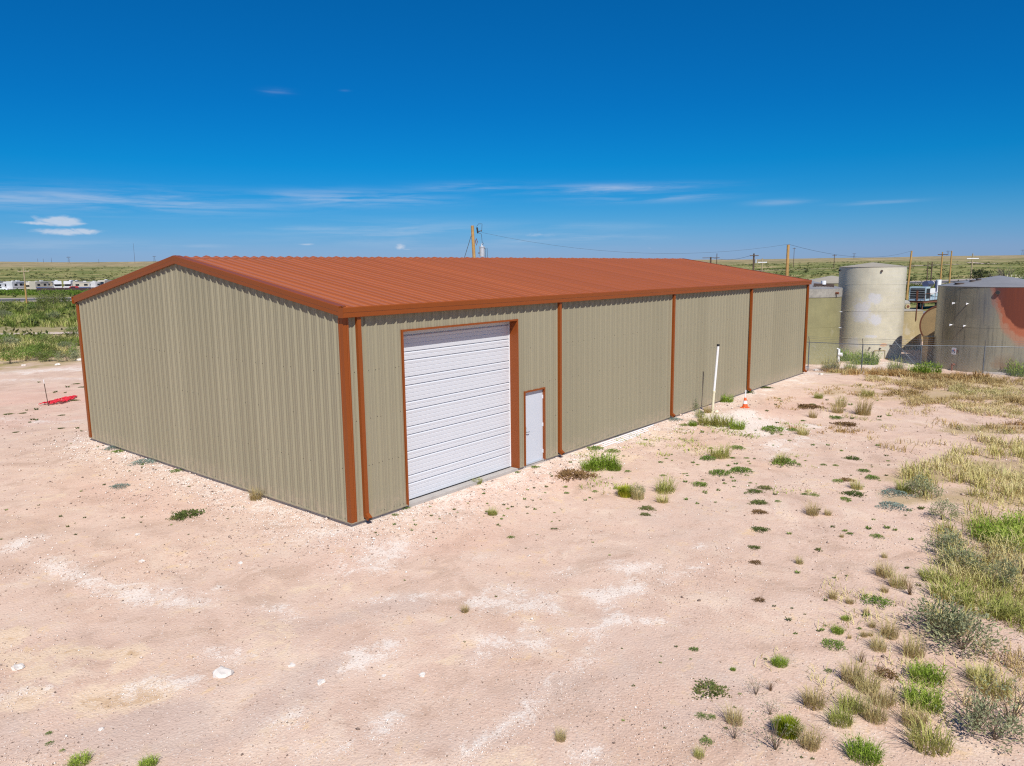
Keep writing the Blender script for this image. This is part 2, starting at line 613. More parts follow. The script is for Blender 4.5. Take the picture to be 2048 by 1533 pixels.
for pts, w, k in [([(924, 1505), (1042, 1433)], .16, 1.0), ([(1042, 1429), (1110, 1370), (1190, 1292)], .17, .5), ([(1198, 1273), (1225, 1231)], .22, .95),
                  ([(1118, 1264), (1217, 1254)], .2, .8), ([(1225, 1235), (1323, 1243)], .16, .75), ([(1198, 1197), (1281, 1178)], .3, .9),
                  ([(1232, 1136), (1297, 1136)], .32, .9), ([(1034, 1182)], .4, .75), ([(989, 1208), (1080, 1205)], .4, .8), ([(1042, 1254)], .25, .8),
                  ([(940, 1285), (1065, 1285)], .24, .9), ([(943, 1311)], .2, .9), ([(1126, 1148)], .3, .7), ([(966, 1117)], .3, .75),
                  ([(795, 1283), (715, 1315)], .26, .9), ([(700, 1330), (720, 1300)], .25, .7), ([(787, 1437), (760, 1455)], .22, .9), ([(1171, 1513), (1190, 1500)], .2, .7),
                  ([(700, 1203), (760, 1203), (913, 1190)], .14, .8), ([(27, 1097)], .5, 1.0), ([(89, 1126), (169, 1153), (250, 1184), (400, 1206)], .3, .8),
                  ([(512, 1215), (579, 1229)], .25, .6), ([(432, 1180)], .22, .6), ([(0, 1402), (20, 1395)], .2, .8), ([(400, 1310), (470, 1318)], .3, .5),
                  ([(557, 1434), (600, 1430)], .2, .7), ([(270, 1378), (360, 1372)], .25, .75), ([(1455, 838), (1530, 850)], 1.3, 1.7), ([(1540, 905), (1620, 880)], .8, .6),
                  ([(200, 885), (330, 935)], .7, .55), ([(770, 1080), (740, 1130)], .7, .8), ([(690, 1075), (560, 1010)], .6, .6), ([(1130, 930), (1230, 885)], .7, .7),
                  ([(1560, 760), (1640, 745)], .8, .75), ([(0, 745), (165, 738)], .9, .9), ([(0, 762), (160, 757)], .5, .6), ([(20, 838), (150, 845)], .6, .5),
                  ([(60, 1375), (110, 1370)], .18, .6), ([(620, 1490), (690, 1480)], .2, .5), ([(1320, 1165), (1400, 1140)], .25, .5), ([(1390, 1095), (1500, 1085)], .3, .35),
                  ([(1700, 735), (1840, 725)], 1.4, .8)]:
    stamp(pale, pts, w, k)
for pts, w, k in [([(27, 1278)], .3, .8), ([(100, 1305), (267, 1308)], .22, .9), ([(58, 1394)], .35, 1.0), ([(190, 1392), (300, 1396)], .28, 1.0), ([(67, 1340), (120, 1345)], .3, .5),
                  ([(0, 1310), (40, 1320)], .25, .7), ([(260, 1315), (240, 1330)], .15, .9), ([(1040, 1240)], .25, .5), ([(900, 1315)], .2, .6), ([(700, 950), (760, 990)], .1, 0),
                  ([(100, 995)], .35, .6), ([(90, 1058)], .3, .4), ([(1250, 860), (1330, 870)], .6, .5), ([(1150, 905), (1260, 915)], .5, .45), ([(1400, 905), (1470, 895)], .6, .4), ([(480, 1260), (600, 1300)], .5, .35),
                  ([(560, 1180), (700, 1170)], .4, .3), ([(1000, 1520), (1060, 1510)], .3, .5), ([(600, 1420), (560, 1470)], .3, .4)]:
    stamp(ochre, pts, w, k)
for pts, w, k in [([(180, 1480), (380, 1450)], .6, 1.0), ([(520, 1420), (640, 1330)], .7, .7), ([(700, 1235), (830, 1215)], .45, .9), ([(520, 1260), (760, 1240)], .5, .6), ([(1080, 1390), (1340, 1300)], 1.0, .5),
                  ([(1390, 1420), (1480, 1350)], .9, .6), ([(1320, 1040), (1500, 1000)], 1.2, .5), ([(1300, 1100), (1460, 1040)], 1.0, .35), ([(850, 1500), (1250, 1450)], .7, .5), ([(20, 1480), (120, 1500)], .7, .6)]:
    stamp(grey, pts, w, k)
for pts, w, k in [([(0, 790), (160, 800)], 2.2, 1.0), ([(0, 850), (120, 835)], 1.5, .7), ([(80, 720), (160, 715)], 2.5, .9), ([(1550, 850), (1600, 800)], 1.2, .5), ([(700, 1120), (1000, 1060)], .9, .45), ([(900, 1000), (1100, 960)], .7, .6), ([(200, 980), (420, 1020)], .9, .5)]:
    stamp(red, pts, w, k)
for pts, w, k in [([(1760, 790), (1900, 790), (2048, 800)], 2.5, .75), ([(1800, 750), (2000, 770)], 1.5, .9), ([(1900, 858), (2048, 862)], .8, 1.0), ([(1850, 950), (2048, 930)], 1.3, .9),
                  ([(1880, 1000), (2048, 1000)], 1.0, .85), ([(1990, 1060), (2048, 1150)], 1.0, .8), ([(1920, 1130), (2040, 1230)], .7, .7), ([(1640, 745), (1780, 748)], 1.0, .8),
                  ([(60, 715), (-40, 715)], 3.0, .9), ([(1650, 770), (1740, 775)], .7, .5)]:
    stamp(litter, pts, w, k)
# pale gravel washed off the roof along the foot of the walls
_db = np.hypot(np.maximum(np.maximum(-GX, GX - L), 0), np.maximum(np.maximum(-GY, GY - W), 0))
np.maximum(pale, .62 * np.exp(-(_db / (.9 + .8 * vnoise(GX, GY, .35, 15))) ** 2), out=pale)
# brush land beyond the bare yard
dcam = np.hypot(GX - CAM[0], GY - CAM[1])
azg = np.arctan2(GY - CAM[1], GX - CAM[0]) - YAW
wild = sstep(GY - 0.10 * GX, 34, 44) + sstep(GX + GY * .2, 58, 66) + sstep(-GY - 0.2 * GX, 22, 30) + sstep(-GX, 26, 36)
wild = np.clip(wild + .35 * (vnoise(GX, GY, .12, 21) - .5) * sstep(dcam, 35, 60), 0, 1)

ground_me = np_mesh('ground', gv, gf, None)
for nm, A in (('pale', pale), ('ochre', ochre), ('compact', grey), ('litter', litter), ('reddish', red), ('wild', wild)):
    at = ground_me.attributes.new(nm, 'FLOAT', 'POINT')
    at.data.foreach_set('value', A.ravel().astype(np.float32))
ground_me.polygons.foreach_set('use_smooth', [True] * len(ground_me.polygons))


def ground_material():
    mt, t, bs, out = new_mat('desert_ground')
    co = t.n('ShaderNodeTexCoord').outputs['Object']
    big = t.noise(co, 0.22, 5, 0.55)
    mid = t.noise(co, 1.3, 6, 0.62, 0.3)
    fine = t.noise(co, 9.0, 5, 0.7)
    grain = t.noise(co, 55.0, 3, 0.8)
    c = t.ramp(big, [(0.32, (.62, .432, .322)), (0.5, (.67, .492, .385)), (0.68, (.65, .452, .336))])
    c = t.mix(t.math('MULTIPLY', t.step(mid, .46, .72), .55), c, (.69, .54, .425))
    c = t.mix(t.math('MULTIPLY', t.step(mid, .50, .28), .4), c, (.53, .375, .298))
    # weathering at several sizes: damp brown, straw yellow and chalky areas
    m1 = t.noise(co, .55, 8, .68, .9)
    m2 = t.noise(t.scale(co, (1, 1.0, 1)), 2.6, 6, .7, .5)
    c = t.mix(t.math('MULTIPLY', t.step(m1, .53, .66), .5), c, (.79, .635, .495))
    c = t.mix(t.math('MULTIPLY', t.step(m1, .48, .36), .65), c, (.50, .35, .258))
    c = t.mix(t.math('MULTIPLY', t.math('MULTIPLY', t.step(m2, .55, .68), t.step(m1, .40, .56)), .55), c, (.74, .52, .29))
    c = t.mix(t.math('MULTIPLY', t.step(m2, .45, .32), .5), c, (.50, .34, .245))
    c = t.mix(t.math('MULTIPLY', t.attr('reddish'), .65), c, (.66, .42, .325))

    def layer(c, name, colr, k, w=0.3, lo=.38):
        mk = t.math('ADD', t.attr(name), t.math('MULTIPLY', t.math('SUBTRACT', t.math('ADD', t.math('MULTIPLY', mid, .55), t.math('MULTIPLY', fine, .45)), .5), 1.5))
        mk = t.math('MULTIPLY', t.step(mk, lo, lo + w), t.step(t.attr(name), .02, .2))
        return t.mix(t.math('MULTIPLY', mk, k), c, colr)
    c = layer(c, 'compact', (.55, .425, .355), .6, .6, .2)
    om = t.math('ADD', t.attr('ochre'), t.math('MULTIPLY', t.math('SUBTRACT', t.noise(co, 2.3, 8, .72, .9), .5), 2.4))
    c = t.mix(t.math('MULTIPLY', t.math('MULTIPLY', t.step(om, .15, .6), t.step(t.attr('ochre'), .03, .3)), .75), c, (.76, .585, .41))
    c = t.mix(t.math('MULTIPLY', t.math('MULTIPLY', t.step(om, .65, 1.15), t.step(t.attr('ochre'), .1, .5)), .7), c, (.52, .34, .18))
    # pale gravel lies in crumbs: broken up by fine noise, thinning at its edges
    crumb = t.noise(co, 24.0, 4, 0.75)
    brk = t.noise(co, 1.9, 8, 0.72, 0.8)
    pm = t.math('ADD', t.math('ADD', t.math('MULTIPLY', t.attr('pale'), .66), t.math('MULTIPLY', t.math('SUBTRACT', brk, .52), 2.6)), t.math('ADD', t.math('MULTIPLY', t.math('SUBTRACT', crumb, .5), 1.5), t.math('MULTIPLY', t.math('SUBTRACT', fine, .5), .9)))
    pm = t.math('MULTIPLY', t.step(pm, .22, .62), t.step(t.attr('pale'), .04, .30))
    c = t.mix(t.math('MULTIPLY', pm, .62), c, (.84, .78, .70))
    c = t.mix(t.math('MULTIPLY', t.attr('pale'), .26), c, (.76, .67, .59))
    c = t.mix(t.math('MULTIPLY', t.step(crumb, .56, .74), .30), c, (.76, .64, .54))
    c = t.mix(t.math('MULTIPLY', t.step(crumb, .42, .27), .28), c, (.40, .28, .22))
    # crumbs of pale and dark gravel
    vo = t.n('ShaderNodeTexVoronoi', feature='F1')
    t.put(vo.inputs['Vector'], co)
    vo.inputs['Scale'].default_value = 26
    vsep = t.n('ShaderNodeSeparateColor')
    t.put(vsep.inputs[0], vo.outputs['Color'])
    dot = t.step(vo.outputs['Distance'], .42, .25)
    light = t.math('MULTIPLY', t.math('MULTIPLY', t.math('GREATER_THAN', vsep.outputs[0], .80), dot), .55)
    dark = t.math('MULTIPLY', t.math('MULTIPLY', t.math('LESS_THAN', vsep.outputs[1], .10), dot), .45)
    c = t.mix(light, c, (.74, .66, .58))
    c = t.mix(dark, c, (.26, .18, .14))
    c = t.mix(t.math('MULTIPLY', t.step(grain, .35, .65), .22), c, (.66, .53, .45), 'MULTIPLY')
    c = layer(c, 'litter', (.40, .30, .15), .75, .5, .3)
    # brush land: olive, straw, pink soil, thinning to soil patches
    w1 = t.noise(co, 0.035, 6, 0.65)
    w2 = t.noise(co, 0.009, 5, 0.6)
    w3 = t.noise(co, 0.5, 5, 0.7)
    wf = t.math('ADD', t.math('ADD', t.math('MULTIPLY', w1, .45), t.math('MULTIPLY', w2, .3)), t.math('MULTIPLY', w3, .25))
    wc = t.ramp(wf, [(.34, (.055, .075, .022)), (.43, (.11, .135, .035)), (.50, (.19, .20, .06)), (.56, (.32, .27, .11)), (.63, (.47, .34, .22))])
    far = t.n('ShaderNodeVectorMath', operation='DISTANCE')
    t.put(far.inputs[0], co)
    far.inputs[1].default_value = tuple(CAM)
    hill = t.ramp(wf, [(.36, (.13, .115, .06)), (.47, (.26, .215, .11)), (.56, (.40, .31, .17)), (.66, (.50, .36, .26))])
    wc = t.mix(t.step(far.outputs['Value'], 900, 2400), wc, hill)
    wc = t.mix(t.step(far.outputs['Value'], 150, 58), wc, t.ramp(w3, [(.35, (.30, .25, .10)), (.5, (.44, .33, .19)), (.65, (.56, .41, .31))]))
    c = t.mix(t.step(t.attr('wild'), .25, .7), c, wc)
    t.put(bs.inputs['Base Color'], c)
    bs.inputs['Roughness'].default_value = .95
    bs.inputs['Specular IOR Level'].default_value = .15
    b1 = t.n('ShaderNodeBump')
    b1.inputs['Strength'].default_value = .5
    b1.inputs['Distance'].default_value = .03
    hsum = t.math('ADD', t.math('MULTIPLY', fine, .8), t.math('ADD', t.math('MULTIPLY', grain, .25), t.math('MULTIPLY', t.math('SUBTRACT', .5, vo.outputs['Distance']), .45)))
    t.put(b1.inputs['Height'], hsum)
    t.t.links.new(b1.outputs[0], bs.inputs['Normal'])
    return mt


M['ground'] = ground_material()
ground_me.materials.append(M['ground'])
tag(link('ground', ground_me), 'pink bare dirt yard running out into scrub land and low hills', kind='structure')


# ------------------------------------------------------------------ roads
def road(name, pts, width, mt, label, lift=0.05, dash=None):
    P = [Vector((p[0], p[1], 0)) for p in pts]
    # resample
    R = []
    for a, b in zip(P[:-1], P[1:]):
        n = max(1, int((b - a).length / 6))
        R += [a.lerp(b, k / n) for k in range(n)]
    R.append(P[-1])
    for _ in range(6):
        R = [R[0]] + [(R[i - 1] + R[i] * 2 + R[i + 1]) / 4 for i in range(1, len(R) - 1)] + [R[-1]]
    vs, fs = [], []
    for i, p in enumerate(R):
        d = (R[min(i + 1, len(R) - 1)] - R[max(0, i - 1)]).normalized()
        nrm = Vector((-d.y, d.x, 0))
        zc = max(hz(*(p + nrm * s_ * width / 2)[:2]) for s_ in (-1, 0, 1)) + lift
        for s_ in (-1, 1):
            q = p + nrm * s_ * width / 2
            vs.append((q.x, q.y, zc))
    for i in range(len(R) - 1):
        fs.append((2 * i, 2 * i + 1, 2 * i + 3, 2 * i + 2))
    mb = MB().add(vs, fs)
    o = mb.build(name, mt)
    tag(o, label, kind='structure')
    return R


def cam_xy(lat, depth):
    q = CAM[:2] + np.array([_cy, _sy]) * depth + np.array([_sy, -_cy]) * lat
    return (float(q[0]), float(q[1]))


hw = [cam_xy(*q) for q in [(-420, 150), (-250, 163), (-119, 181), (0, 208), (127, 243), (150, 253), (195, 284), (300, 345), (520, 430)]]
M['shoulder'] = mat('pale_gravel_shoulder', (.36, .30, .25), .95, var=.2, scale=.5)
road('road_shoulder', hw, 34, M['shoulder'], 'pale gravel shoulders of the highway', .06)
road('road', hw, 13, M['asphalt'], 'grey two lane highway crossing behind the building', .12)
for off, nm in ((-5.6, 'road_edge_line'), (5.6, 'road_edge_line')):
    road(nm, [(x + off * .77, y + off * .64) for x, y in hw], .35, M['line_paint'], 'pale painted edge line of the highway', .135)
M['dirt_road'] = mat('pale_dirt_track', (.56, .44, .36), .95, var=.12, scale=.4)
road('dirt_track', [cam_xy(*q) for q in [(-230, 62), (-90, 72), (-45, 78), (-20, 82)]], 2.6, M['dirt_road'], 'pale dirt track running through the green brush', .06)
road('far_road', [cam_xy(*q) for q in [(80, 640), (300, 640), (520, 800), (700, 1150), (1200, 1300)]], 9, M['dirt_road'], 'thin pale road on the far hillside to the right', .5)
road('far_road', [cam_xy(*q) for q in [(-900, 560), (-200, 640), (80, 720)]], 10, M['asphalt'], 'thin dark road far off behind the parked motorhomes', .5)
road('lot_surface', [cam_xy(*q) for q in [(-330, 284), (-205, 284), (-120, 284)]], 26, M['dirt_road'], 'pale gravel lot under the parked motorhomes', .12)


# ------------------------------------------------------------------ the metal building
PITCH = 0.3048
RIB = [(0.0, .042), (.0115, .042), (.041, 0), (.0861, 0), (.0961, .0085), (.1071, .0085), (.1171, 0), (.1877, 0), (.1977, .0085), (.2087, .0085),
       (.2187, 0), (.2638, 0), (.2933, .042)]


def rib_depth(u):
    u = u % PITCH
    pts = RIB + [(PITCH, .042)]
    for (a, da), (b, db) in zip(pts[:-1], pts[1:]):
        if a <= u <= b:
            return da + (db - da) * (u - a) / (b - a)
    return 0.0


PANEL = 3 * PITCH
bld = thing('steel_building', 'long tan corrugated steel workshop with terracotta roof and rust brown trim', 'building', (0, 0, 0))


def strip_points(u0, u1, extra):
    us = [u0, u1] + [e for e in extra if u0 < e < u1]
    k = math.floor(u0 / PITCH)
    while k * PITCH < u1:
        for (a, _) in RIB:
            v = k * PITCH + a
            if u0 < v < u1:
                us.append(v)
        k += 1
    us = sorted(us)
    return [u for i, u in enumerate(us) if i == 0 or u - us[i - 1] > 1e-5]


def wall(length, place, top, openings=()):
    cache = {}
    n = math.ceil(length / PANEL - 1e-6)
    extra = [e for o in openings for e in o[:2]]
    for k in range(n):
        u0, u1 = k * PANEL, min(length, (k + 1) * PANEL)
        plain = place is not None and abs(top(u0) - top(u1)) < 1e-9 and abs(u1 - u0 - PANEL) < 1e-6 and not any(o[0] < u1 and o[1] > u0 for o in openings)
        if plain and 'me' in cache:
            d = Vector(place(u0, 0, 0)) - Vector(place(cache['u'], 0, 0))
            link('wall_panel', cache['me'], bld, d)
            continue
        us = strip_points(u0, u1, extra + [length / 2] if abs(top(length / 2) - top(0)) > .01 else extra)
        mb = MB()
        for a, b in zip(us[:-1], us[1:]):
            mid = (a + b) / 2
            z0 = 0.0
            for (o0, o1, oz) in openings:
                if o0 < mid < o1:
                    z0 = oz
            da, db = rib_depth(a), rib_depth(b)
            mb.add([place(a, z0, da), place(b, z0, db), place(b, top(b), db), place(a, top(a), da)], [(0, 1, 2, 3)])
        me = mb.mesh('wall_panel', M['wall'])
        link('wall_panel', me, bld)
        if plain:
            cache['me'], cache['u'] = me, u0


OD = (1.72, 6.0, 4.27)                # overhead door opening: x0, x1, head
ED = (6.31, 7.30, 2.20)               # entry door opening
roof_z = lambda y: HR - SLOPE * abs(y - W / 2)
wall(L, lambda u, z, d: (u, -d, z), lambda u: HE + .01, [OD, ED])
wall(W, lambda u, z, d: (-d, u, z), lambda u: roof_z(u) - .03)
wall(L, lambda u, z, d: (u, W + d, z), lambda u: HE + .01)
wall(W, lambda u, z, d: (L + d, u, z), lambda u: roof_z(u) - .03)

ROOF_RIB = [(0.0, .040), (.012, .040), (.017, 0), (.2878, 0), (.2928, .040)]


def roof_depth(u):
    # the rib at each panel lap stands higher than the two between
    lap = min(u % PANEL, PANEL - u % PANEL) < .05
    u = u % PITCH
    pts = ROOF_RIB + [(PITCH, .040)]
    for (a, da), (b, db) in zip(pts[:-1], pts[1:]):
        if a - 1e-7 <= u <= b + 1e-7:
            return (da + (db - da) * (u - a) / (b - a)) * (1.25 if lap else .92)
    return 0.0


def roof_points(u0, u1):
    us = [u0, u1] + [k * PITCH + a for k in range(int(u1 / PITCH) + 1) for a, _ in ROOF_RIB if u0 < k * PITCH + a < u1]
    us = sorted(us)
    return [u for i, u in enumerate(us) if i == 0 or u - us[i - 1] > 1e-5]


# roof panels, ribs running from ridge to eave
nrm_k = math.cos(math.atan(SLOPE))
for side in (-1, 1):
    cache = None
    ye = -.125 if side < 0 else W + .125
    for k in range(math.ceil((L + .1) / PANEL)):
        u0, u1 = -.05 + k * PANEL, min(L + .05, -.05 + (k + 1) * PANEL)
        full = abs(u1 - u0 - PANEL) < 1e-6
        if full and cache:
            link('roof_panel', cache, bld, (k * PANEL, 0, 0))
            continue
        us = roof_points(0, u1 - u0)
        mb = MB()
        for a, b in zip(us[:-1], us[1:]):
            da, db = roof_depth(a), roof_depth(b)
            pt = lambda u, y, d: (u0 + u, y + side * d * SLOPE * nrm_k, roof_z(y) + d * nrm_k)
            ys = [ye, W / 2]
            mb.add([pt(a, ys[0], da), pt(b, ys[0], db), pt(b, ys[1], db), pt(a, ys[1], da)], [(0, 1, 2, 3)])
        me = mb.mesh('roof_panel', M['roof'])
        link('roof_panel', me, bld, (0, 0, 0))
        if full:
            cache = me
# ridge cap formed over the ribs
mb = MB()
us = roof_points(0, L + .1)
for a, b in zip(us[:-1], us[1:]):
    da, db = roof_depth(a) + .006, roof_depth(b) + .006
    for side in (-1, 1):
        y1 = W / 2 + side * .19
        mb.add([(a - .05, y1, roof_z(y1) + da), (b - .05, y1, roof_z(y1) + db), (b - .05, W / 2, HR + db + .002), (a - .05, W / 2, HR + da + .002)], [(0, 1, 2, 3)])
mb.build('ridge_cap', M['roof'], bld)

# rake trim on both gables, gutters along both eaves
for xs, x0 in ((-1, 0.0), (1, L)):
    for side in (-1, 1):
        y0 = -.02 if side < 0 else W + .02
        prof = [(-.09, .030), (-.09, .052), (.102, .052), (.112, .038), (.108, -.066), (.101, -.080), (.101, -.165), (.088, -.172), (.036, -.172), (.036, .030)]
        mb = MB()
        a = [Vector((x0 + xs * u, y0, roof_z(y0) + v)) for u, v in prof]
        b = [Vector((x0 + xs * u, W / 2, HR + v)) for u, v in prof]
        n = len(prof)
        mb.add(a + b, [(k, (k + 1) % n, n + (k + 1) % n, n + k) for k in range(n)] + [tuple(range(n)), tuple(range(n, 2 * n))])
        mb.build('rake_trim', M['trim'], bld)
GUT = [(-.150, .024), (-.172, .030), (-.186, .010), (-.181, -.085), (-.172, -.100), (-.172, -.195), (-.160, -.205), (-.052, -.205), (-.052, -.195), (-.128, -.190), (-.130, -.09), (-.160, -.06), (-.162, -.01)]
gz = roof_z(-.12) + .018
for side, y0 in ((1, 0.0), (-1, W)):
    cuts = [-.114, 12.19, L + .114]
    for a, b in zip(cuts[:-1], cuts[1:]):
        mb = MB()
        mb.prism([(side * u, v) for u, v in GUT], (a, y0, gz), (0, 1, 0), (0, 0, 1), (1, 0, 0), b - a - .002)
        mb.build('gutter', M['trim'], bld)
# closed gutter ends
for x in (-.117, L + .1145):
    mb = MB()
    mb.add([(x, -.186, gz + .010), (x, -.181, gz - .085), (x, -.172, gz - .100), (x, -.172, gz - .205), (x, -.0, gz - .205), (x, -.0, gz + .0), (x, -.172, gz + .030)], [(0, 1, 2, 3, 4, 5, 6)])
    o = mb.build('gutter_end_cap', M['trim'], bld)
    md = o.modifiers.new('thickness', 'SOLIDIFY')
    md.thickness = .003


def downspout(x, y, outs, zb):
    w, dpt = .105, .085
    gap = .04
    mb = MB()
    ya, yb = y + outs * gap, y + outs * (gap + dpt)
    prof = [(0, 0), (w, 0), (w, .02), (w, dpt), (w * .62, dpt), (w * .56, dpt - .008), (w * .44, dpt - .008), (w * .38, dpt), (0, dpt)]
    mb.prism([(u, outs * v) for u, v in prof], (x, ya, zb + .17), (1, 0, 0), (0, 1, 0), (0, 0, 1), gz - .2 - zb - .17)
    o = mb.build('downspout', M['trim'], bld)
    mb = MB()
    # elbow kicking the water away from the wall
    k = [(ya, zb + .169), (yb, zb + .169), (yb + outs * .012, zb + .15), (yb + outs * .115, zb + .075), (yb + outs * .07, zb + .005), (ya, zb + .085)]
    mb.prism([(a - ya, b) for a, b in k], (x, ya, 0), (0, 1, 0), (0, 0, 1), (1, 0, 0), w)
    mb.build('elbow', M['trim'], o)
    mb = MB()
    q = [(yb + outs * .119, zb + .072), (yb + outs * .075, zb + .003)]
    mb.add([(x + .008, q[0][0], q[0][1] - .004), (x + w - .008, q[0][0], q[0][1] - .004), (x + w - .008, q[1][0], q[1][1] + .004), (x + .008, q[1][0], q[1][1] + .004)], [(0, 1, 2, 3)])
    mb.build('outlet', M['black'], o)


for x in (.30, 7.93, 15.23, 22.69, L - .16):
    downspout(x, 0, -1, .0)
    downspout(x, W, 1, .0)

# corner trims: two ribbed flanges each
for cx_, sx in ((0, -1), (L, 1)):
    for cy_, sy_ in ((0, -1), (W, 1)):
        o_ = .047
        t_ = .004
        prof = [(-.115, 0), (-.115, o_), (-.08, o_ + .002), (-.066, o_ - .007), (-.052, o_ + .002), (o_, o_), (o_ + .002, -.052), (o_ - .007, -.066), (o_ + .002, -.08), (o_, -.115), (0, -.115), (0, 0)]
        mb = MB()
        mb.prism([(sx * u, sy_ * v) for u, v in prof], (cx_, cy_, .012), (1, 0, 0), (0, 1, 0), (0, 0, 1), gz - .21 - .012)
        mb.build('corner_trim', M['trim'], bld)


# slab, base trim
mb = MB().box((.0, .0, -.75), (L, W, -.022))
mb.build('slab', M['concrete'], bld)
for (a, b) in (((-.053, -.053), (OD[0] - .05, .0)), ((OD[1] + .05, -.053), (ED[0] - .05, 0)), ((ED[1] + .05, -.053), (L + .053, 0))):
    MB().box((a[0], a[1], -.012), (b[0], b[1], .010)).build('base_trim', M['wall'], bld)
MB().box((-.053, .002, -.012), (0, W - .002, .010)).build('base_trim', M['wall'], bld)
MB().box((-.048, W, -.012), (L + .048, W + .048, .010)).build('base_trim', M['wall'], bld)
MB().box((L, .002, -.012), (L + .048, W - .002, .010)).build('base_trim', M['wall'], bld)

# overhead door: seven sections with pressed grooves, set back behind deep jambs
dep = .25
od = bld
od_root = MB().box((OD[0] - .08, dep + .05, -.02), (OD[1] + .08, dep + .062, OD[2] + .2)).build('overhead_door', M['white_door'], bld)
n_sec = 7
sh = (OD[2] + .1) / n_sec
prof = []


def sec_profile():
    p = [(0.0, .034), (.011, .034), (.012, 0)]
    main, sub = [], sh / 3.0
    for k in (1, 2, 3, 4, 5):
        z = k * sh / 6
        if k == 4:
            p += [(z - .036, -.004), (z - .013, .014), (z - .012, .034), (z + .012, .034), (z + .013, 0)]
        else:
            p += [(z - .010, 0), (z - .004, .006), (z + .004, .006), (z + .010, 0)]
    p += [(sh - .036, -.004), (sh - .013, .014), (sh - .012, .034), (sh, .034)]
    return p


sp = sec_profile()
mb = MB()
for (za, da), (zb, db) in zip(sp[:-1], sp[1:]):
    mb.add([(OD[0] - .02, dep + da, za), (OD[1] + .02, dep + da, za), (OD[1] + .02, dep + db, zb), (OD[0] - .02, dep + db, zb)], [(0, 1, 2, 3)])
sec_me = mb.mesh('door_section', M['white_door'])
for k in range(n_sec):
    link('door_section', sec_me, od_root, (0, 0, -.005 + k * sh))
MB().box((OD[0], dep - .012, -.02), (OD[1], dep + .02, -.002)).build('door_seal', M['black'], od_root)
# jambs and head, with a thin return on the wall face
f_ = .042
MB().box((OD[0] - .05, -.046, -.015), (OD[0], dep - .015, OD[2] + .05)).build('door_jamb', M['trim'], bld)
MB().box((OD[1], -.046, -.015), (OD[1] + .05, dep - .015, OD[2] + .05)).build('door_jamb', M['trim'], bld)
MB().box((OD[0] + .001, -.048, OD[2]), (OD[1] - .001, dep - .016, OD[2] + .048)).build('door_head', M['trim'], bld)
# pale weather strip beside the curtain
MB().box((OD[1] - .03, dep - .014, 0), (OD[1] - .001, dep - .002, OD[2])).build('weather_strip', M['white'], bld)

# entry door
er = MB().box((ED[0] + .045, .03, .012), (ED[1] - .045, .075, ED[2] - .045)).build('entry_door', M['entry_door'], bld)
MB().box((ED[0], -.046, -.012), (ED[0] + .043, .09, ED[2])).build('door_frame', M['trim'], bld)
MB().box((ED[1] - .043, -.046, -.012), (ED[1], .09, ED[2])).build('door_frame', M['trim'], bld)
MB().box((ED[0] - .001, -.048, ED[2] - .043), (ED[1] + .001, .088, ED[2] + .004)).build('door_frame', M['trim'], bld)
MB().box((ED[0] + .044, -.02, -.016), (ED[1] - .044, .09, .008)).build('threshold', M['grey_metal'], bld)
for z in (.25, 1.07, 1.92):
    MB().tube([(ED[1] - .047, .018, z - .055), (ED[1] - .047, .018, z + .055)], .011, 8).build('hinge', M['white'], er)
mb = MB().box((ED[0] + .075, .018, .93), (ED[0] + .135, .03, 1.13))
mb.tube([(ED[0] + .105, .03, 1.09), (ED[0] + .105, .005, 1.09)], .027, 12)
mb.build('lock_plate', M['steel'], er)
mb = MB().tube([(ED[0] + .105, .02, .98), (ED[0] + .105, -.035, .98), (ED[0] + .115, -.04, .98), (ED[0] + .225, -.04, .975)], .012, 8)
mb.build('handle', M['steel'], er)


# screw heads in rows along the girts
def screws(n, place, rows, skip=()):
    mb = MB()
    r = .0095
    for k in range(n):
        for z in rows:
            for off in (.052, -.052):
                u = k * PITCH + off
                if u < .14 or any(a - .05 < u < b + .05 and z < c + .05 for a, b, c in skip):
                    continue
                zz = z + RND.uniform(-.012, .012)
                if RND.random() < .22 or (RND.random() < .35 and off < 0):
                    continue
                ring = [place(u + r * math.cos(a), zz + r * math.sin(a), d) for d in (0.0, .007) for a in [k2 * math.pi / 3 for k2 in range(6)]]
                mb.add(ring, [(j, (j + 1) % 6, 6 + (j + 1) % 6, 6 + j) for j in range(6)] + [tuple(range(6, 12))])
    o = mb.build('screw_heads', M['screw'], bld)
    o['kind'] = 'stuff'


screws(100, lambda u, z, d: (u, -d, z), (.06, 1.25, 2.35, 3.45), (OD, ED))
screws(47, lambda u, z, d: (-d, u, z), (.06, 1.25, 2.35, 3.45))


# ------------------------------------------------------------------ small things round the building
def place_z(x, y, dz=0.0):
    return (x, y, hz(x, y) + dz)


# vent pipe standing on the mound
b_ = G(1427, 828)
b_ = np.array([17.35, -.80, hz(17.35, -.80)])
vp = thing('standpipe', 'tall white plastic standpipe with a black cap leaning in front of the long wall', 'pipe', b_)
leanv = Vector((.11, -.12, 2.72))
p1 = leanv * .31
MB().tube([(0, 0, -.15), p1], .052, 14).build('lower_pipe', M['pvc_old'], vp, 40)
MB().tube([p1 * .97, p1 * 1.06], .064, 14).build('coupling', M['pvc_old'], vp, 40)
MB().tube([p1 * 1.02, leanv], .048, 14).build('upper_pipe', M['pvc'], vp, 40)
MB().tube([leanv * .985, leanv * 1.012], .058, 14).build('cap', M['black'], vp, 40)
MB().tube([(.10, -.09, -.02), (.19, -.16, .05)], .075, 12).build('pipe_stub', M['pvc_old'], vp, 40)

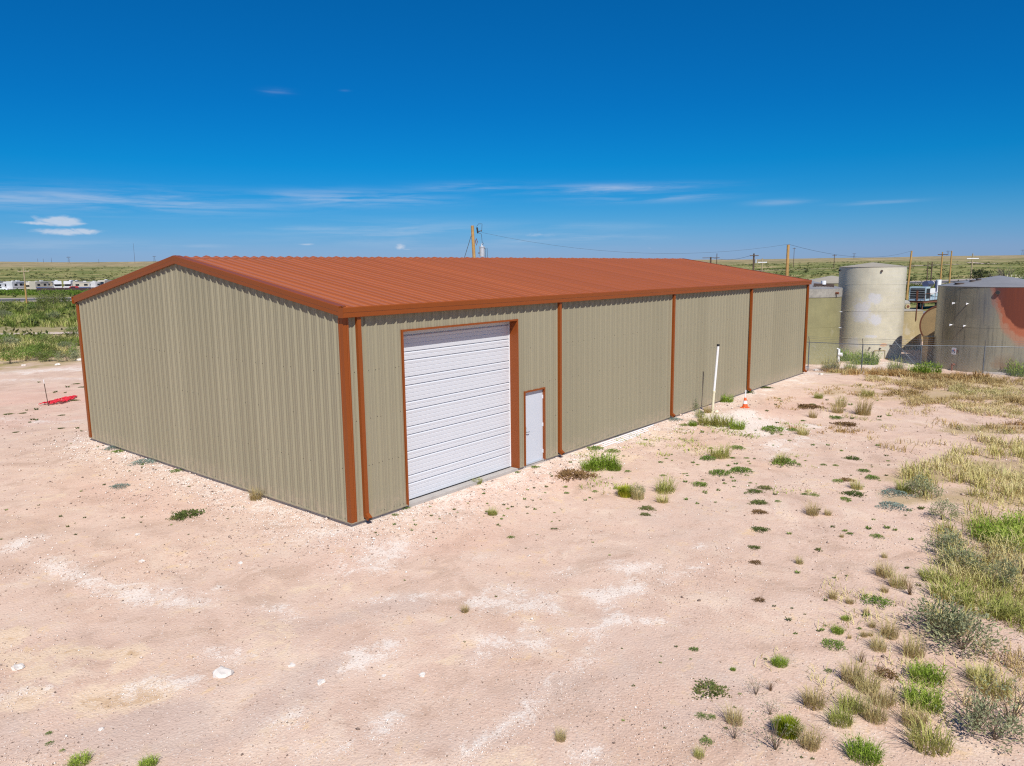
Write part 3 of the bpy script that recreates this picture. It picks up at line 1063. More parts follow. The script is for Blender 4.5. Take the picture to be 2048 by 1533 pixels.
# traffic cone
c_ = G(1490, 816)
cn = thing('traffic_cone', 'orange traffic cone with a white band and white tube on top beside the standpipe', 'traffic cone', c_)
MB().box((-.14, -.14, -.01), (.14, .14, .035)).build('base', M['orange'], cn)
MB().lathe([(.115, .03), (.088, .17)], 20).build('cone_body', M['orange'], cn, 60)
MB().lathe([(.089, .17), (.064, .30)], 20).build('reflective_band', M['white'], cn, 60)
MB().lathe([(.064, .30), (.042, .42), (.0, .421)], 20).build('cone_body', M['orange'], cn, 60)
MB().tube([(0, 0, .40), (.012, 0, .73)], .024, 10).build('top_tube', M['white'], cn, 60)

# white trim lengths lying along the base of the wall
for (xa, xb, yy, rr, lab) in [(9.75, 13.9, -.13, .022, 'longest white trim length lying against the foot of the long wall'),
                              (10.1, 13.2, -.27, .02, 'middle white trim length lying by the foot of the long wall'),
                              (9.9, 13.0, -.42, .02, 'outermost white trim length lying furthest from the long wall'),
                              (10.6, 12.2, -.52, .015, 'shortest thin white pipe lying beside the trim lengths')]:
    mb = MB()
    y2 = yy + .05
    mb.tube([(xa, yy, hz(xa, yy) + rr), ((xa + xb) / 2, (yy + y2) / 2, hz((xa + xb) / 2, yy) + rr), (xb, y2, hz(xb, y2) + rr)], rr, 6)
    tag(mb.build('trim_length', M['pvc']), lab, 'pipe', 'white lengths along the wall')

# marker stake and red netting on the left
s_ = G(97, 812)
st = thing('marker_stake', 'thin dark marker stake leaning beside red netting on the left dirt', 'stake', s_)
MB().tube([(0, 0, -.1), (-.06, .05, 1.02)], .018, 6).build('rod', M['dark_pole'], st)
MB().tube([(-.06, .05, 1.02), (-.068, .057, 1.2)], .014, 6).build('tip', M['white'], st)


def netting():
    rs = np.random.RandomState(5)
    p0, p1_ = G(100, 811), G(150, 794)
    d = p1_ - p0
    ln = np.hypot(d[0], d[1])
    ux, uy = d[0] / ln, d[1] / ln
    V, F = [], []
    nu, nv = 46, 9
    for i in range(nu + 1):
        for j in range(nv + 1):
            u = i / nu
            v = (j / nv - .5)
            w = .42 * (1 - u) ** .6 + .10
            x = p0[0] + ux * u * ln - uy * v * w * 2
            y = p0[1] + uy * u * ln + ux * v * w * 2
            z = hz(x, y) + .03 + .22 * (1 - u) * max(0, vnoise(x, y, 3.0, 31) - .15) + .05 * rs.rand()
            V.append((x, y, z))
    mb = MB()
    g = lambda i, j: V[i * (nv + 1) + j]
    for i in range(nu):
        for j in range(nv):
            if (i + j) % 2 == 0 or rs.rand() < .35:
                mb.add([g(i, j), g(i + 1, j), g(i + 1, j + 1), g(i, j + 1)], [(0, 1, 2, 3)])
    o = mb.build('safety_netting', M['netting'])
    md = o.modifiers.new('thickness', 'SOLIDIFY')
    md.thickness = .012
    tag(o, 'crumpled red safety netting trailing over the dirt from the marker stake', 'netting')


netting()


def rock_mesh(seed, r, flat=.6):
    rs = np.random.RandomState(seed)
    bm = bmesh.new()
    bmesh.ops.create_icosphere(bm, subdivisions=2, radius=r)
    for v in bm.verts:
        n = v.co.normalized()
        k = 1 + .35 * (rs.rand() - .5) + .35 * math.sin(3 * n.x + seed) * math.cos(4 * n.y - seed)
        v.co *= k
        v.co.z *= flat
    me = bpy.data.meshes.new('rock')
    bm.to_mesh(me)
    bm.free()
    me.materials.append(M['rock'])
    return me


for i, (px, py, r, lab) in enumerate([(443, 1350, .13, 'largest white limestone rock lying alone on the foreground dirt'),
                                      (643, 1366, .06, 'small white rock right of the largest rock on the foreground dirt'),
                                      (274, 1071, .055, 'small white stone on the pink dirt beyond the pale tyre track'),
                                      (36, 1337, .08, 'flat white rock near the left edge of the foreground'),
                                      (584, 1332, .05, 'small pale stone between the two foreground white rocks'),
                                      (203, 1460, .04, 'small white pebble in the greyish dirt at the bottom left'),
                                      (481, 1127, .045, 'small white stone on the dirt in front of the gable wall'),
                                      (284, 1123, .05, 'pale stone beside the curve of the tyre track on the left'),
                                      (1612, 737, .22, 'pale boulder at the far end of the long wall by the downspout'),
                                      (1632, 742, .14, 'smaller pale rock right of the boulder at the wall end'),
                                      (1642, 750, .12, 'flat pale rock in front of the leftmost fence post'),
                                      (116, 731, .17, 'white chunk of debris at the edge of the left brush'),
                                      (161, 722, .22, 'white chunk of debris beside the left gable corner'),
                                      (47, 732, .13, 'pale chunk of debris left of the bush line on the dirt'),
                                      (767, 1353, .035, 'red brown pebble on the gravelly dirt in the foreground'),
                                      (845, 1351, .05, 'pale stone in the gravelly patch in the middle foreground')]):
    p = G(px, py)
    tag(link('rock', rock_mesh(40 + i, r), None, (p[0], p[1], p[2] + r * .15), RND.uniform(0, 6)), lab, 'rock', 'rocks on the dirt')


# ------------------------------------------------------------------ tank yard beyond the far end of the building
def tank_mat(name, base, patches=None, dark=None, rough=.5, metal=0.0, streak=.25, extra=None):
    mt, t, bs, out = new_mat(name)
    co = t.n('ShaderNodeTexCoord').outputs['Object']
    n = t.noise(co, 1.1, 6, 0.65)
    c = t.ramp(n, [(0.3, tuple(x * .86 for x in base)), (0.7, tuple(min(1, x * 1.12) for x in base))])
    sv = t.noise(t.scale(co, (5, 5, .25)), 1.3, 5, .7)
    c = t.mix(t.math('MULTIPLY', t.step(sv, .50, .74), streak), c, dark or tuple(x * .45 for x in base))
    fine = t.noise(co, 9, 4, .7)
    if patches:
        pc, lo = patches
        pn = t.math('ADD', t.math('MULTIPLY', t.noise(t.scale(co, (1, 1, .8)), .85, 5, .6), .8), t.math('MULTIPLY', fine, .2))
        c = t.mix(t.math('MULTIPLY', t.step(pn, lo, lo + .07), .6), c, pc)
    if extra:
        c = extra(t, co, c, fine)
    t.put(bs.inputs['Base Color'], c)
    bs.inputs['Roughness'].default_value = rough
    bs.inputs['Metallic'].default_value = metal
    b = t.n('ShaderNodeBump')
    b.inputs['Strength'].default_value = .25
    b.inputs['Distance'].default_value = .03
    t.put(b.inputs['Height'], t.noise(t.scale(co, (1, 1, 2.2)), 1.6, 4, .6))
    t.t.links.new(b.outputs[0], bs.inputs['Normal'])
    return mt


def rust_scorch(t, co, c, fine):
    """the tank's burnt and rusted side: a big red brown tongue running down from the rim, with an orange edge, rust at the foot"""
    sp = t.n('ShaderNodeSeparateXYZ')
    t.put(sp.inputs[0], co)
    x, z = sp.outputs[0], sp.outputs[2]
    wob = t.math('MULTIPLY', t.math('SUBTRACT', t.noise(t.scale(co, (1, 1, .6)), 2.4, 8, .72, .4), .5), .75)
    v = t.math('DIVIDE', t.math('SUBTRACT', z, 2.32), 2.66)
    dx = t.math('DIVIDE', t.math('ADD', t.math('SUBTRACT', x, 1.45), wob), 1.72)
    f = t.math('SUBTRACT', v, t.math('POWER', t.math('ABSOLUTE', dx), 2.2))
    c = t.mix(t.math('MULTIPLY', t.step(f, -.34, -.16), .75), c, (.40, .17, .10))
    c = t.mix(t.math('MULTIPLY', t.step(f, -.10, -.02), .8), c, (.37, .10, .045))
    c = t.mix(t.math('MULTIPLY', t.step(f, .08, .15), .9), c, (.105, .024, .013))
    vs = t.noise(t.scale(co, (7, 7, .3)), 1.5, 4, .7)
    c = t.mix(t.math('MULTIPLY', t.step(vs, .48, .66), t.math('MULTIPLY', t.step(f, .1, .2), .35)), c, (.19, .045, .018))
    ft = t.math('MULTIPLY', t.step(t.noise(co, .9, 5, .65), .50, .66), t.step(z, 1.5, .1))
    c = t.mix(t.math('MULTIPLY', ft, .7), c, (.24, .115, .04))
    # bluish worn band left of the tongue
    bx = t.math('DIVIDE', t.math('SUBTRACT', x, -.55), .55)
    bz = t.math('DIVIDE', t.math('SUBTRACT', z, 4.0), 1.7)
    bl = t.math('EXPONENT', t.math('MULTIPLY', t.math('ADD', t.math('MULTIPLY', bx, bx), t.math('MULTIPLY', bz, bz)), -1.0))
    c = t.mix(t.math('MULTIPLY', bl, t.math('ADD', t.math('MULTIPLY', vs, .9), .1)), c, (.10, .115, .15))
    return c


def peeled(t, co, c, fine):
    sp = t.n('ShaderNodeSeparateXYZ')
    t.put(sp.inputs[0], co)
    x, z = sp.outputs[0], sp.outputs[2]
    n = t.noise(t.scale(co, (1, 1, 1.1)), 1.7, 5, .7)
    for (x0, z0, wx, wz, k) in [(-.55, 3.3, .75, 1.0, .75), (.35, 2.7, .5, .55, .8), (.25, 4.1, .55, .45, .7), (-.9, 1.1, .5, .5, .45), (.1, 1.55, .5, .12, .7)]:
        a = t.math('DIVIDE', t.math('SUBTRACT', x, x0), wx)
        b = t.math('DIVIDE', t.math('SUBTRACT', z, z0), wz)
        e = t.math('EXPONENT', t.math('MULTIPLY', t.math('ADD', t.math('POWER', t.math('ABSOLUTE', a), 3.0), t.math('POWER', t.math('ABSOLUTE', b), 3.0)), -1.0))
        mk = t.step(t.math('MULTIPLY', e, t.math('ADD', t.math('MULTIPLY', t.math('ADD', t.math('MULTIPLY', n, .6), t.math('MULTIPLY', fine, .4)), 2.2), -.45)), .30, .62)
        c = t.mix(t.math('MULTIPLY', mk, k), c, (.56, .56, .60))
    a = t.math('DIVIDE', t.math('SUBTRACT', x, .95), .3)
    b = t.math('DIVIDE', t.math('SUBTRACT', z, .98), .14)
    e = t.math('EXPONENT', t.math('MULTIPLY', t.math('ADD', t.math('MULTIPLY', a, a), t.math('MULTIPLY', b, b)), -1.0))
    c = t.mix(t.step(t.math('MULTIPLY', e, t.math('ADD', n, .3)), .35, .45), c, (.62, .36, .2))
    rp = t.math('SINE', t.math('ADD', t.math('MULTIPLY', z, 24.0), t.math('MULTIPLY', n, 9.0)))
    c = t.mix(t.math('MULTIPLY', t.math('MULTIPLY', t.step(rp, .0, .9), t.step(x, .3, 1.2)), .4), c, (.56, .52, .44))
    return c


M['tank_olive'] = tank_mat('olive_tank_steel', (.255, .235, .115), ((.36, .33, .24), .60), rough=.55, streak=.2)
M['tank_beige'] = tank_mat('beige_tank_fibreglass', (.56, .52, .40), None, (.40, .39, .37), .35, streak=.25, extra=peeled)
M['tank_tan'] = tank_mat('tan_tank_steel', (.44, .36, .20), ((.52, .47, .38), .56), rough=.5, streak=.15)
M['tank_grey'] = tank_mat('weathered_grey_tank_steel', (.29, .265, .19), None, (.10, .095, .075), .33, .25, .75, extra=rust_scorch)
M['tank_brown'] = tank_mat('brown_vessel_steel', (.40, .28, .14), ((.16, .07, .03), .62), rough=.6)
M['tank_roof'] = mat('grey_tank_roof', (.25, .245, .245), .5, .1, var=.15, scale=1.0, streaks=.2)
M['tank_roof_warm'] = mat('sand_tank_roof', (.36, .32, .25), .6, var=.12, scale=1.0)
M['tank_band'] = mat('pale_tank_rim_band', (.30, .28, .24), .7, var=.3, scale=5)
M['dark_steel'] = mat('rusty_dark_steel', (.07, .045, .035), .6, var=.3, scale=5)
M['rust'] = mat('red_brown_rust', (.17, .06, .03), .8, var=.3, scale=6)


def cam_pt(px, depth, z):
    q = CAM[:2] + np.array([_cy, _sy]) * depth + np.array([_sy, -_cy]) * (px - 1024) / FPX * depth
    return np.array([q[0], q[1], z])


def tank(name, label, px, depth, r, h, rise, shell, roof, seams=(), rim=None, z0=None):
    """standing tank; its local -Y looks at the camera"""
    p = cam_pt(px, depth, 0)
    p[2] = hz(p[0], p[1]) - .02 if z0 is None else z0
    face = math.atan2(CAM[1] - p[1], CAM[0] - p[0]) + math.pi / 2
    t = thing(name, label, 'storage tank', p, face)
    MB().lathe([(r, -.3), (r, h)], 64).build('shell', shell, t, 60)
    MB().lathe([(r + .025, h - .005), (r + .025, h + .02), (r * .5, h + rise * .55), (0.12, h + rise), (0.0, h + rise + .01)], 64).build('tank_roof', roof, t, 30)
    for z in seams:
        MB().lathe([(r - .01, z - .012), (r + .008, z - .008), (r + .008, z + .008), (r - .01, z + .012)], 64).build('weld_seam', shell, t)
    if rim:
        MB().lathe([(r, h - rim[0]), (r + .03, h - rim[0] + .01), (r + .03, h - .004), (r, h - .004)], 64).build('rim_band', rim[1], t)
    return t


def on_shell(r, x, z, out=0.0):
    """point on the camera side of a tank's shell at lateral x"""
    y = -math.sqrt(max(0, r * r - x * x))
    k = (r + out) / r
    return Vector((x * k, y * k, z))


# olive tank just behind the building's end
tA = tank('storage_tank', 'olive green round tank with pale rim band directly behind the building end', 1600, 50.5, 2.55, 4.88, .62, M['tank_olive'], M['tank_roof'], (2.4,), (.55, M['tank_band']))
MB().tube([on_shell(2.55, 2.1, 4.6, -.02), on_shell(2.55, 2.1, 4.6, .22)], .075, 10).build('nozzle', M['rust'], tA, 40)
MB().tube([(1.35, -1.45, 5.16), (1.35, -1.45, 5.4)], .16, 12).build('roof_hatch', M['white'], tA, 40)
mb = MB()
for k in range(7):
    mb.box((.75 + k * .18, -1.9 + k * .12, 5.04 - k * .012), (.93 + k * .18, -1.82 + k * .12, 5.24 - k * .012))
mb.build('vent_line', M['dark_steel'], tA)
mb = MB().tube([on_shell(2.55, 2.42, .05, .12), on_shell(2.55, 2.42, .9, .12), on_shell(2.55, 2.42, .9, -.02)], .075, 10)
mb.tube([on_shell(2.55, 2.42, .55, .1), on_shell(2.55, 2.42, .55, .34)], .12, 10)
mb.build('outlet_valve', M['white'], tA, 40)
for z in (3.35, 2.3):
    MB().tube([on_shell(2.55, 2.46, z, -.02), on_shell(2.55, 2.46, z, .14)], .04, 8).build('nozzle', M['grey_metal'], tA, 40)

# tall beige tank
tB = tank('storage_tank', 'tallest beige tank with peeling pale patches, second from the building', 1740, 52.2, 2.13, 6.22, .30, M['tank_beige'], M['tank_roof_warm'], (1.35, 3.25, 5.05))
MB().tube([on_shell(2.13, .55, 5.95, -.02), on_shell(2.13, .55, 5.95, .1)], .07, 10).build('nozzle', M['dark_steel'], tB, 40)
MB().tube([on_shell(2.13, -2.05, 6.0, -.02), on_shell(2.13, -2.05, 6.0, .1)], .06, 10).build('nozzle', M['dark_steel'], tB, 40)
for (x, z) in ((.72, .74), (1.35, .92), (.1, .78)):
    MB().tube([on_shell(2.13, x, z, -.02), on_shell(2.13, x + .03, z, .13)], .05, 10).build('nozzle', M['dark_steel'], tB, 40)
mb = MB()
for x in (.42, 1.06):
    mb.tube([on_shell(2.13, x, -.1, .03), on_shell(2.13, x, .62, .03)], .025, 6)
mb.tube([on_shell(2.13, .42, .62, .03), on_shell(2.13, .75, .62, .035), on_shell(2.13, 1.06, .62, .03)], .025, 6)
mb.build('manway_frame', M['tank_tan'], tB, 40)
MB().tube([on_shell(2.13, .36, -.1, .05), on_shell(2.13, .36, .55, .05)], .05, 8).build('drain_pipe', M['dark_steel'], tB, 40)
MB().tube([on_shell(2.13, 1.15, .03, -.02), on_shell(2.13, 1.15, .03, .3)], .07, 10).build('outlet', M['rust'], tB, 40)

# tan low tank, squat tank behind, cone roofed tank at the back
tC = tank('storage_tank', 'low tan tank with a flat top seen right of the tallest tank', 1800, 56.5, 1.55, 2.9, .10, M['tank_tan'], M['tank_roof_warm'], (2.72,))
MB().tube([on_shell(1.55, 1.05, 2.2, .05), on_shell(1.55, 1.05, 3.45, .05)], .035, 8).build('riser_pipe', M['rust'], tC, 40)
tF = tank('storage_tank', 'squat sand coloured tank half hidden behind the brown vessel', 1862, 61.5, 1.6, 2.3, .12, M['tank_tan'], M['tank_roof'], ())
MB().tube([(-.7, -.6, 2.36), (-.7, -.6, 2.5)], .09, 10).build('roof_hatch', M['white'], tF, 40)
tG = tank('storage_tank', 'cone roofed olive tank standing behind the first two tanks', 1660, 60.5, 2.7, 4.95, .55, M['tank_olive'], M['tank_roof_warm'], (2.4,))

# big weathered tank on the right
tD = tank('storage_tank', 'big weathered grey tank with a large red rust stain, nearest on the right', 1993, 45.3, 3.2, 4.98, .60, M['tank_grey'], M['tank_roof'], (2.63,))
for (x, z) in ((-2.15, 4.0), (-1.45, 4.0), (-2.2, 2.7), (-1.5, 2.7)):
    a = on_shell(3.2, x, z, -.01)
    b = on_shell(3.2, x, z, .14)
    mb = MB().tube([a, b], .035, 8)
    mb.tube([b - Vector((0, 0, .06)), b + Vector((0, 0, .06))], .03, 8)
    mb.build('bracket', M['white'], tD, 40)
MB().tube([on_shell(3.2, -.02, 4.68, -.03), on_shell(3.2, -.02, 4.68, .16)], .125, 14).build('overflow_nozzle', M['dark_steel'], tD, 40)
MB().tube([on_shell(3.2, -.02, 4.68, .161), on_shell(3.2, -.02, 4.68, .165)], .095, 14).build('nozzle_opening', M['black'], tD, 40)
c0 = on_shell(3.2, -1.95, 1.15, .03)
nv = Vector((c0.x, c0.y, 0)).normalized()
tv = Vector((-nv.y, nv.x, 0))


def plate(center, w, h, out, mt, name, parent, rot=0.0, th=.006):
    mb = MB()
    ca, sa = math.cos(rot), math.sin(rot)
    cs = [(-w / 2, -h / 2), (w / 2, -h / 2), (w / 2, h / 2), (-w / 2, h / 2)]
    cs = [(u * ca - v * sa, u * sa + v * ca) for u, v in cs]
    f = [center + nv * out + tv * u + Vector((0, 0, v)) for u, v in cs]
    b = [q - nv * th for q in f]
    mb.add(f + b, [(0, 1, 2, 3), (7, 6, 5, 4), (0, 4, 5, 1), (1, 5, 6, 2), (2, 6, 7, 3), (3, 7, 4, 0)])
    return mb.build(name, mt, parent)


pl = plate(c0, .30, .40, .012, M['white'], 'hazard_placard', tD)
plate(c0 - tv * .05 + Vector((0, 0, .01)), .12, .12, .018, M['rv_blue'], 'blue_diamond', pl, math.pi / 4)
plate(c0 + tv * .03 + Vector((0, 0, .06)), .08, .08, .018, M['red'], 'red_diamond', pl, math.pi / 4)
plate(c0 + tv * .06 + Vector((0, 0, -.06)), .07, .07, .019, M['glass'], 'dark_diamond', pl, math.pi / 4)
plate(c0 + tv * .20, .12, .16, .006, M['rust'], 'rusty_plate', tD)
mb = MB().tube([on_shell(3.2, -1.9, .35, -.02), on_shell(3.2, -1.9, .35, .2)], .07, 10)
mb.tube([on_shell(3.2, -1.9, .35, .18), on_shell(3.2, -1.9, -.1, .18)], .05, 10)
mb.build('outlet_valve', M['rust'], tD, 40)
for (x, y, r) in ((-2.0, -1.6, .26), (-1.35, -1.2, .16), (-1.05, -1.0, .14)):
    z = 4.98 + .60 * (1 - math.hypot(x, y) / 3.2) * 1.02
    MB().tube([(x, y, z - .08), (x, y, z + .09)], r, 14).build('roof_hatch', M['dark_steel'], tD, 40)
# concrete kerb in front of it
kp = cam_pt(2035, 42.0, 0)
mb = MB()
a0 = math.atan2(CAM[1] - tD.location.y, CAM[0] - tD.location.x)
for k in range(14):
    A0, A1 = a0 - .1 + k * .09, a0 - .1 + (k + 1) * .09
    q = [(tD.location.x + rr * math.cos(A), tD.location.y + rr * math.sin(A)) for rr, A in ((3.42, A0), (3.62, A0), (3.62, A1), (3.42, A1))]
    zz = hz(tD.location.x + 3.5 * math.cos(A0), tD.location.y + 3.5 * math.sin(A0))
    mb.add([(x, y, zz - .1) for x, y in q] + [(x, y, zz + .12) for x, y in q], [(0, 1, 5, 4), (1, 2, 6, 5), (2, 3, 7, 6), (3, 0, 4, 7), (4, 5, 6, 7)])
tag(mb.build('kerb', M['concrete']), 'curved concrete kerb at the foot of the rust stained tank', 'kerb')

# brown horizontal vessel with its round end towards us
pE = cam_pt(1886, 51.0, 0)
pE[2] = hz(pE[0], pE[1])
eE = thing('horizontal_tank', 'brown horizontal cylindrical tank with a rusty round end beside the grey tank', 'storage tank', pE, YAW - math.pi / 2 - .80)
rE = 1.38
mb = MB().tube([(0, 0, 2.1), (0, 5.0, 2.1)], rE, 40)
mb.build('shell', M['tank_brown'], eE, 40)
mb = MB()
for s_ in range(40):
    A0, A1 = 2 * math.pi * s_ / 40, 2 * math.pi * (s_ + 1) / 40
    q = [(rr * math.cos(A), yy, 2.1 + rr * math.sin(A)) for rr, yy, A in ((rE + .05, -.03, A0), (rE + .05, -.03, A1), (rE + .05, .12, A1), (rE + .05, .12, A0))]
    w_ = [(rr * math.cos(A), -.031, 2.1 + rr * math.sin(A)) for rr, A in ((rE - .05, A0), (rE - .05, A1), (rE + .05, A1), (rE + .05, A0))]
    mb.add(q, [(0, 1, 2, 3)])
    mb.add(w_, [(0, 1, 2, 3)])
mb.build('end_ring', M['rust'], eE)
for y in (.8, 4.0):
    MB().box((-1.0, y, 0), (1.0, y + .3, 1.2)).build('saddle', M['dark_steel'], eE)
# rusty steel bin standing in front of it
pB = cam_pt(1866, 47.3, 0)
pB[2] = hz(pB[0], pB[1])
bn = thing('steel_bin', 'tall narrow rusty tan steel bin between the brown vessel and grey tank', 'bin', pB, YAW - math.pi / 2)
mb = MB().box((-.34, -.3, 0), (.34, .3, 1.78))
mb.build('body', M['tank_brown'], bn)
MB().box((-.37, -.33, 1.74), (.37, .33, 1.80)).build('rim', M['tank_tan'], bn)
MB().tube([(.30, -.36, 0), (.30, -.36, 2.05)], .03, 8).build('corner_post', M['tank_tan'], bn, 40)


# ------------------------------------------------------------------ chain link fence
def fence():
    pts = [(1510, 46.5), (1622, 45.0), (1730, 43.5), (1848, 42.2), (1976, 40.9), (2112, 39.8), (2260, 38.8)]
    P = []
    for px, d in pts:
        q = cam_pt(px, d, 0)
        P.append(Vector((q[0], q[1], hz(q[0], q[1]))))
    root = thing('chain_link_fence', 'galvanised chain link fence with barbed wire arms in front of the tanks', 'fence', P[1])
    L_ = lambda v: Vector(v) - Vector(P[1])
    H = 1.78
    outw = (P[5] - P[1]).normalized()
    side = Vector((-outw.y, outw.x, 0))
    if side.dot(Vector(FW)) < 0:
        side = -side
    for p in P:
        q = L_(p)
        po = MB().tube([q + Vector((0, 0, -.3)), q + Vector((0, 0, H))], .032, 8).build('post', M['galv'], root, 40)
        MB().tube([q + Vector((0, 0, H)), q + Vector((0, 0, H + .34)) - side * .2 + outw * -.04], .018, 6).build('barbed_arm', M['galv'], po, 40)
    for a, b in zip(P[:-1], P[1:]):
        MB().tube([L_(a) + Vector((0, 0, H - .02)), L_(b) + Vector((0, 0, H - .02))], .021, 8).build('top_rail', M['galv'], root, 40)
        for k in (.35, .68, 1.0):
            f = lambda p: L_(p) + Vector((0, 0, H + .34 * k)) - side * .2 * k
            mid = (f(a) + f(b)) / 2 - Vector((0, 0, .03))
            MB().tube([f(a), mid, f(b)], .004, 4).build('barbed_wire', M['galv'], root)
        # woven mesh
        ln = (b - a).length
        u = (b - a) / ln
        mb = MB()
        st, hh = .075, H - .05
        n = int(ln / st)
        w = .0024
        for k in range(-int(hh / st), n):
            for sgn in (1, -1):
                x0, x1 = k * st, k * st + hh
                z0, z1 = (0, hh) if sgn > 0 else (hh, 0)
                if x0 < 0:
                    z0 += (0 - x0) / hh * (z1 - z0)
                    x0 = 0
                if x1 > ln:
                    z1 -= (x1 - ln) / hh * (z1 - (0 if sgn > 0 else hh))
                    x1 = ln
                if x1 - x0 < .02:
                    continue
                pa = L_(a) + u * x0 + Vector((0, 0, z0 + .03))
                pb = L_(a) + u * x1 + Vector((0, 0, z1 + .03))
                mb.tube([pa, pb], w, 3, cap=False)
        mb.build('wire_mesh', M['galv'], root)['kind'] = 'stuff'
    # leaning brace at the third post
    q = L_(P[3])
    MB().tube([q + Vector((0, 0, .35)), q - outw * 1.35 + side * .25 + Vector((0, 0, H + .15))], .026, 8).build('brace', M['galv'], root, 40)


fence()


# ------------------------------------------------------------------ utility poles and lines
def pole(label, px, depth, top_z, r, mt, arm=None, group='utility poles', lean=0.0, arm_mt=None):
    p = cam_pt(px, depth, 0)
    p[2] = hz(p[0], p[1])
    t = thing('utility_pole', label, 'utility pole', p, YAW - math.pi / 2, group)
    h = top_z - p[2]
    MB().tube([(0, 0, -.5), (lean * .5, 0, h * .5), (lean, 0, h)], [r * 1.15, r * 1.02, r * .86], 10).build('shaft', mt, t, 40)
    if arm:
        w, zz, th = arm
        MB().box((lean - w / 2, -.06 - r, h - zz - th), (lean + w / 2, .06 - r, h - zz + th)).build('crossarm', arm_mt or mt, t)
        for k in (-1, -.4, .4, 1):
            MB().tube([(lean + k * w * .46, -r, h - zz + th), (lean + k * w * .46, -r, h - zz + th + .18)], .05, 6).build('insulator', M['grey_metal'], t, 40)
    return t, h


tP, hP = pole('yellow brown transformer pole rising behind the roof ridge near the middle', 958, 68, 9.55, .155, M['wood_pole'], lean=-.38)
# fittings on the transformer pole (local x to the right, -y towards us)
mb = MB().tube([(.46, -.05, hP - 2.75), (.46, -.05, hP - 1.95)], .23, 16)
mb.tube([(.46, -.05, hP - 1.96), (.46, -.05, hP - 1.86)], .26, 16)
tr_ = mb.build('transformer_can', M['grey_metal'], tP, 40)
MB().tube([(.46, -.05, hP - 1.86), (.46, -.05, hP - 1.6)], [.06, .05], 8).build('bushing', M['white'], tr_, 40)
MB().box((.10, -.08, hP - 2.5), (.40, 0, hP - 2.38)).build('bracket', M['galv'], tP)
MB().tube([(.05, -.22, hP - .18), (.12, -.24, hP - .7)], .075, 8).build('cutout', M['black'], tP, 40)
MB().tube([(.18, -.2, hP - .55), (.46, -.2, hP - .46)], .04, 8).build('insulator_arm', M['dark_steel'], tP, 40)
MB().tube([(-.12, -.16, hP - 1.4), (-.02, -.2, hP - 1.15), (.06, -.2, hP - 1.45), (-.03, -.2, hP - 1.75), (-.12, -.16, hP - 1.4)], .035, 6).build('cable_loop', M['rust'], tP, 40)
mb = MB().tube([(.02, -.2, hP - .1), (.2, -.2, hP + .14), (.52, -.2, hP + .12), (.50, -.2, hP + .05), (.46, -.2, hP - .6)], .02, 5)
mb.tube([(.2, -.2, hP - .68), (.42, -.2, hP - .75), (.46, -.2, hP - 1.1), (.48, -.2, hP - 1.45), (.62, -.2, hP - 1.65), (.46, -.1, hP - 1.7)], .02, 5)
mb.tube([(.68, -.1, hP - 2.0), (.80, -.1, hP - 2.15), (.76, -.1, hP - 2.8), (.74, -.1, hP - 3.6)], .02, 5)
mb.tube([(.70, -.1, hP - 2.05), (.92, -.1, hP - 2.0), (.93, -.1, hP - 2.6), (.88, -.1, hP - 3.6)], .02, 5)
mb.build('drop_wires', M['wire'], tP)

b2, h2 = pole('thick yellow pole rising just behind the roof edge left of the tanks', 1571, 76, 7.75, .165, M['wood_pole'])
p3, h3 = pole('leaning yellow pole between the tallest tank and the trailer', 1811, 132, 7.95, .17, M['wood_pole'], lean=.35)
p4, h4 = pole('yellow pole with a short dark crossarm behind the trailer', 1876, 228, 9.1, .22, M['wood_pole'], (3.0, .8, .12), arm_mt=M['dark_pole'])
p5, h5 = pole('plain yellow pole right of the one with the short crossarm', 1894, 226, 9.4, .22, M['wood_pole'])
p6, h6 = pole('grey pole with a long pale crossarm far right beyond the highway', 1936, 290, 9.3, .24, M['pale_pole'], (4.6, 1.9, .14), arm_mt=M['white'])
pole('thin dark short pole, left of two behind the trailer', 1849, 270, 6.3, .15, M['dark_pole'])
pole('dark pole rising directly out of the trailer equipment', 1857, 220, 6.2, .17, M['dark_pole'])
p7, h7 = pole('dark pole with small crossarm and grey can behind the roof slope', 1504, 190, 8.7, .24, M['dark_pole'], (2.2, .55, .1))
MB().tube([(.5, -.1, h7 - 2.4), (.5, -.1, h7 - 1.5)], .3, 10).build('transformer_can', M['grey_metal'], p7, 40)
pole('dark pole with a wide crossarm just clear of the far roof corner', 1419, 230, 8.4, .28, M['dark_pole'], (5.2, .25, .09))
pole('pale pole with a white crossarm right of the dark pole with the can', 1521, 250, 8.0, .2, M['pale_pole'], (3.0, 1.3, .12), arm_mt=M['white'])
pole('thin dark distant pole just right of the wide crossarm pole', 1431, 420, 12.5, .22, M['dark_pole'])
p8, h8 = pole('pale pole with a wide crossarm on the left beside the motorhomes', 62, 200, 7.6, .17, M['pale_pole'], (3.0, 1.3, .1))
pole('short brown post in front of the pale pole on the left', 61, 148, 3.75, .14, M['wood_pole'])
for (px, d, tz, lab) in [(1583, 900, 26, 'tiny dark distant pole on the hills right of the thick yellow pole'), (1663, 700, 15, 'tiny pale marker far behind the olive tank')]:
    pole(lab, px, d, tz, .3, M['dark_pole'], (4, 1.0, .2), group='distant poles on the hills')


def power_line(label, a, b, sag, r=.016):
    a, b = Vector(a), Vector(b)
    pts = []
    for k in range(15):
        t = k / 14
        p = a.lerp(b, t)
        p.z -= sag * 4 * t * (1 - t)
        pts.append(p)
    tag(MB().tube(pts, r, 4).build('power_line', M['wire']), label, 'power line')


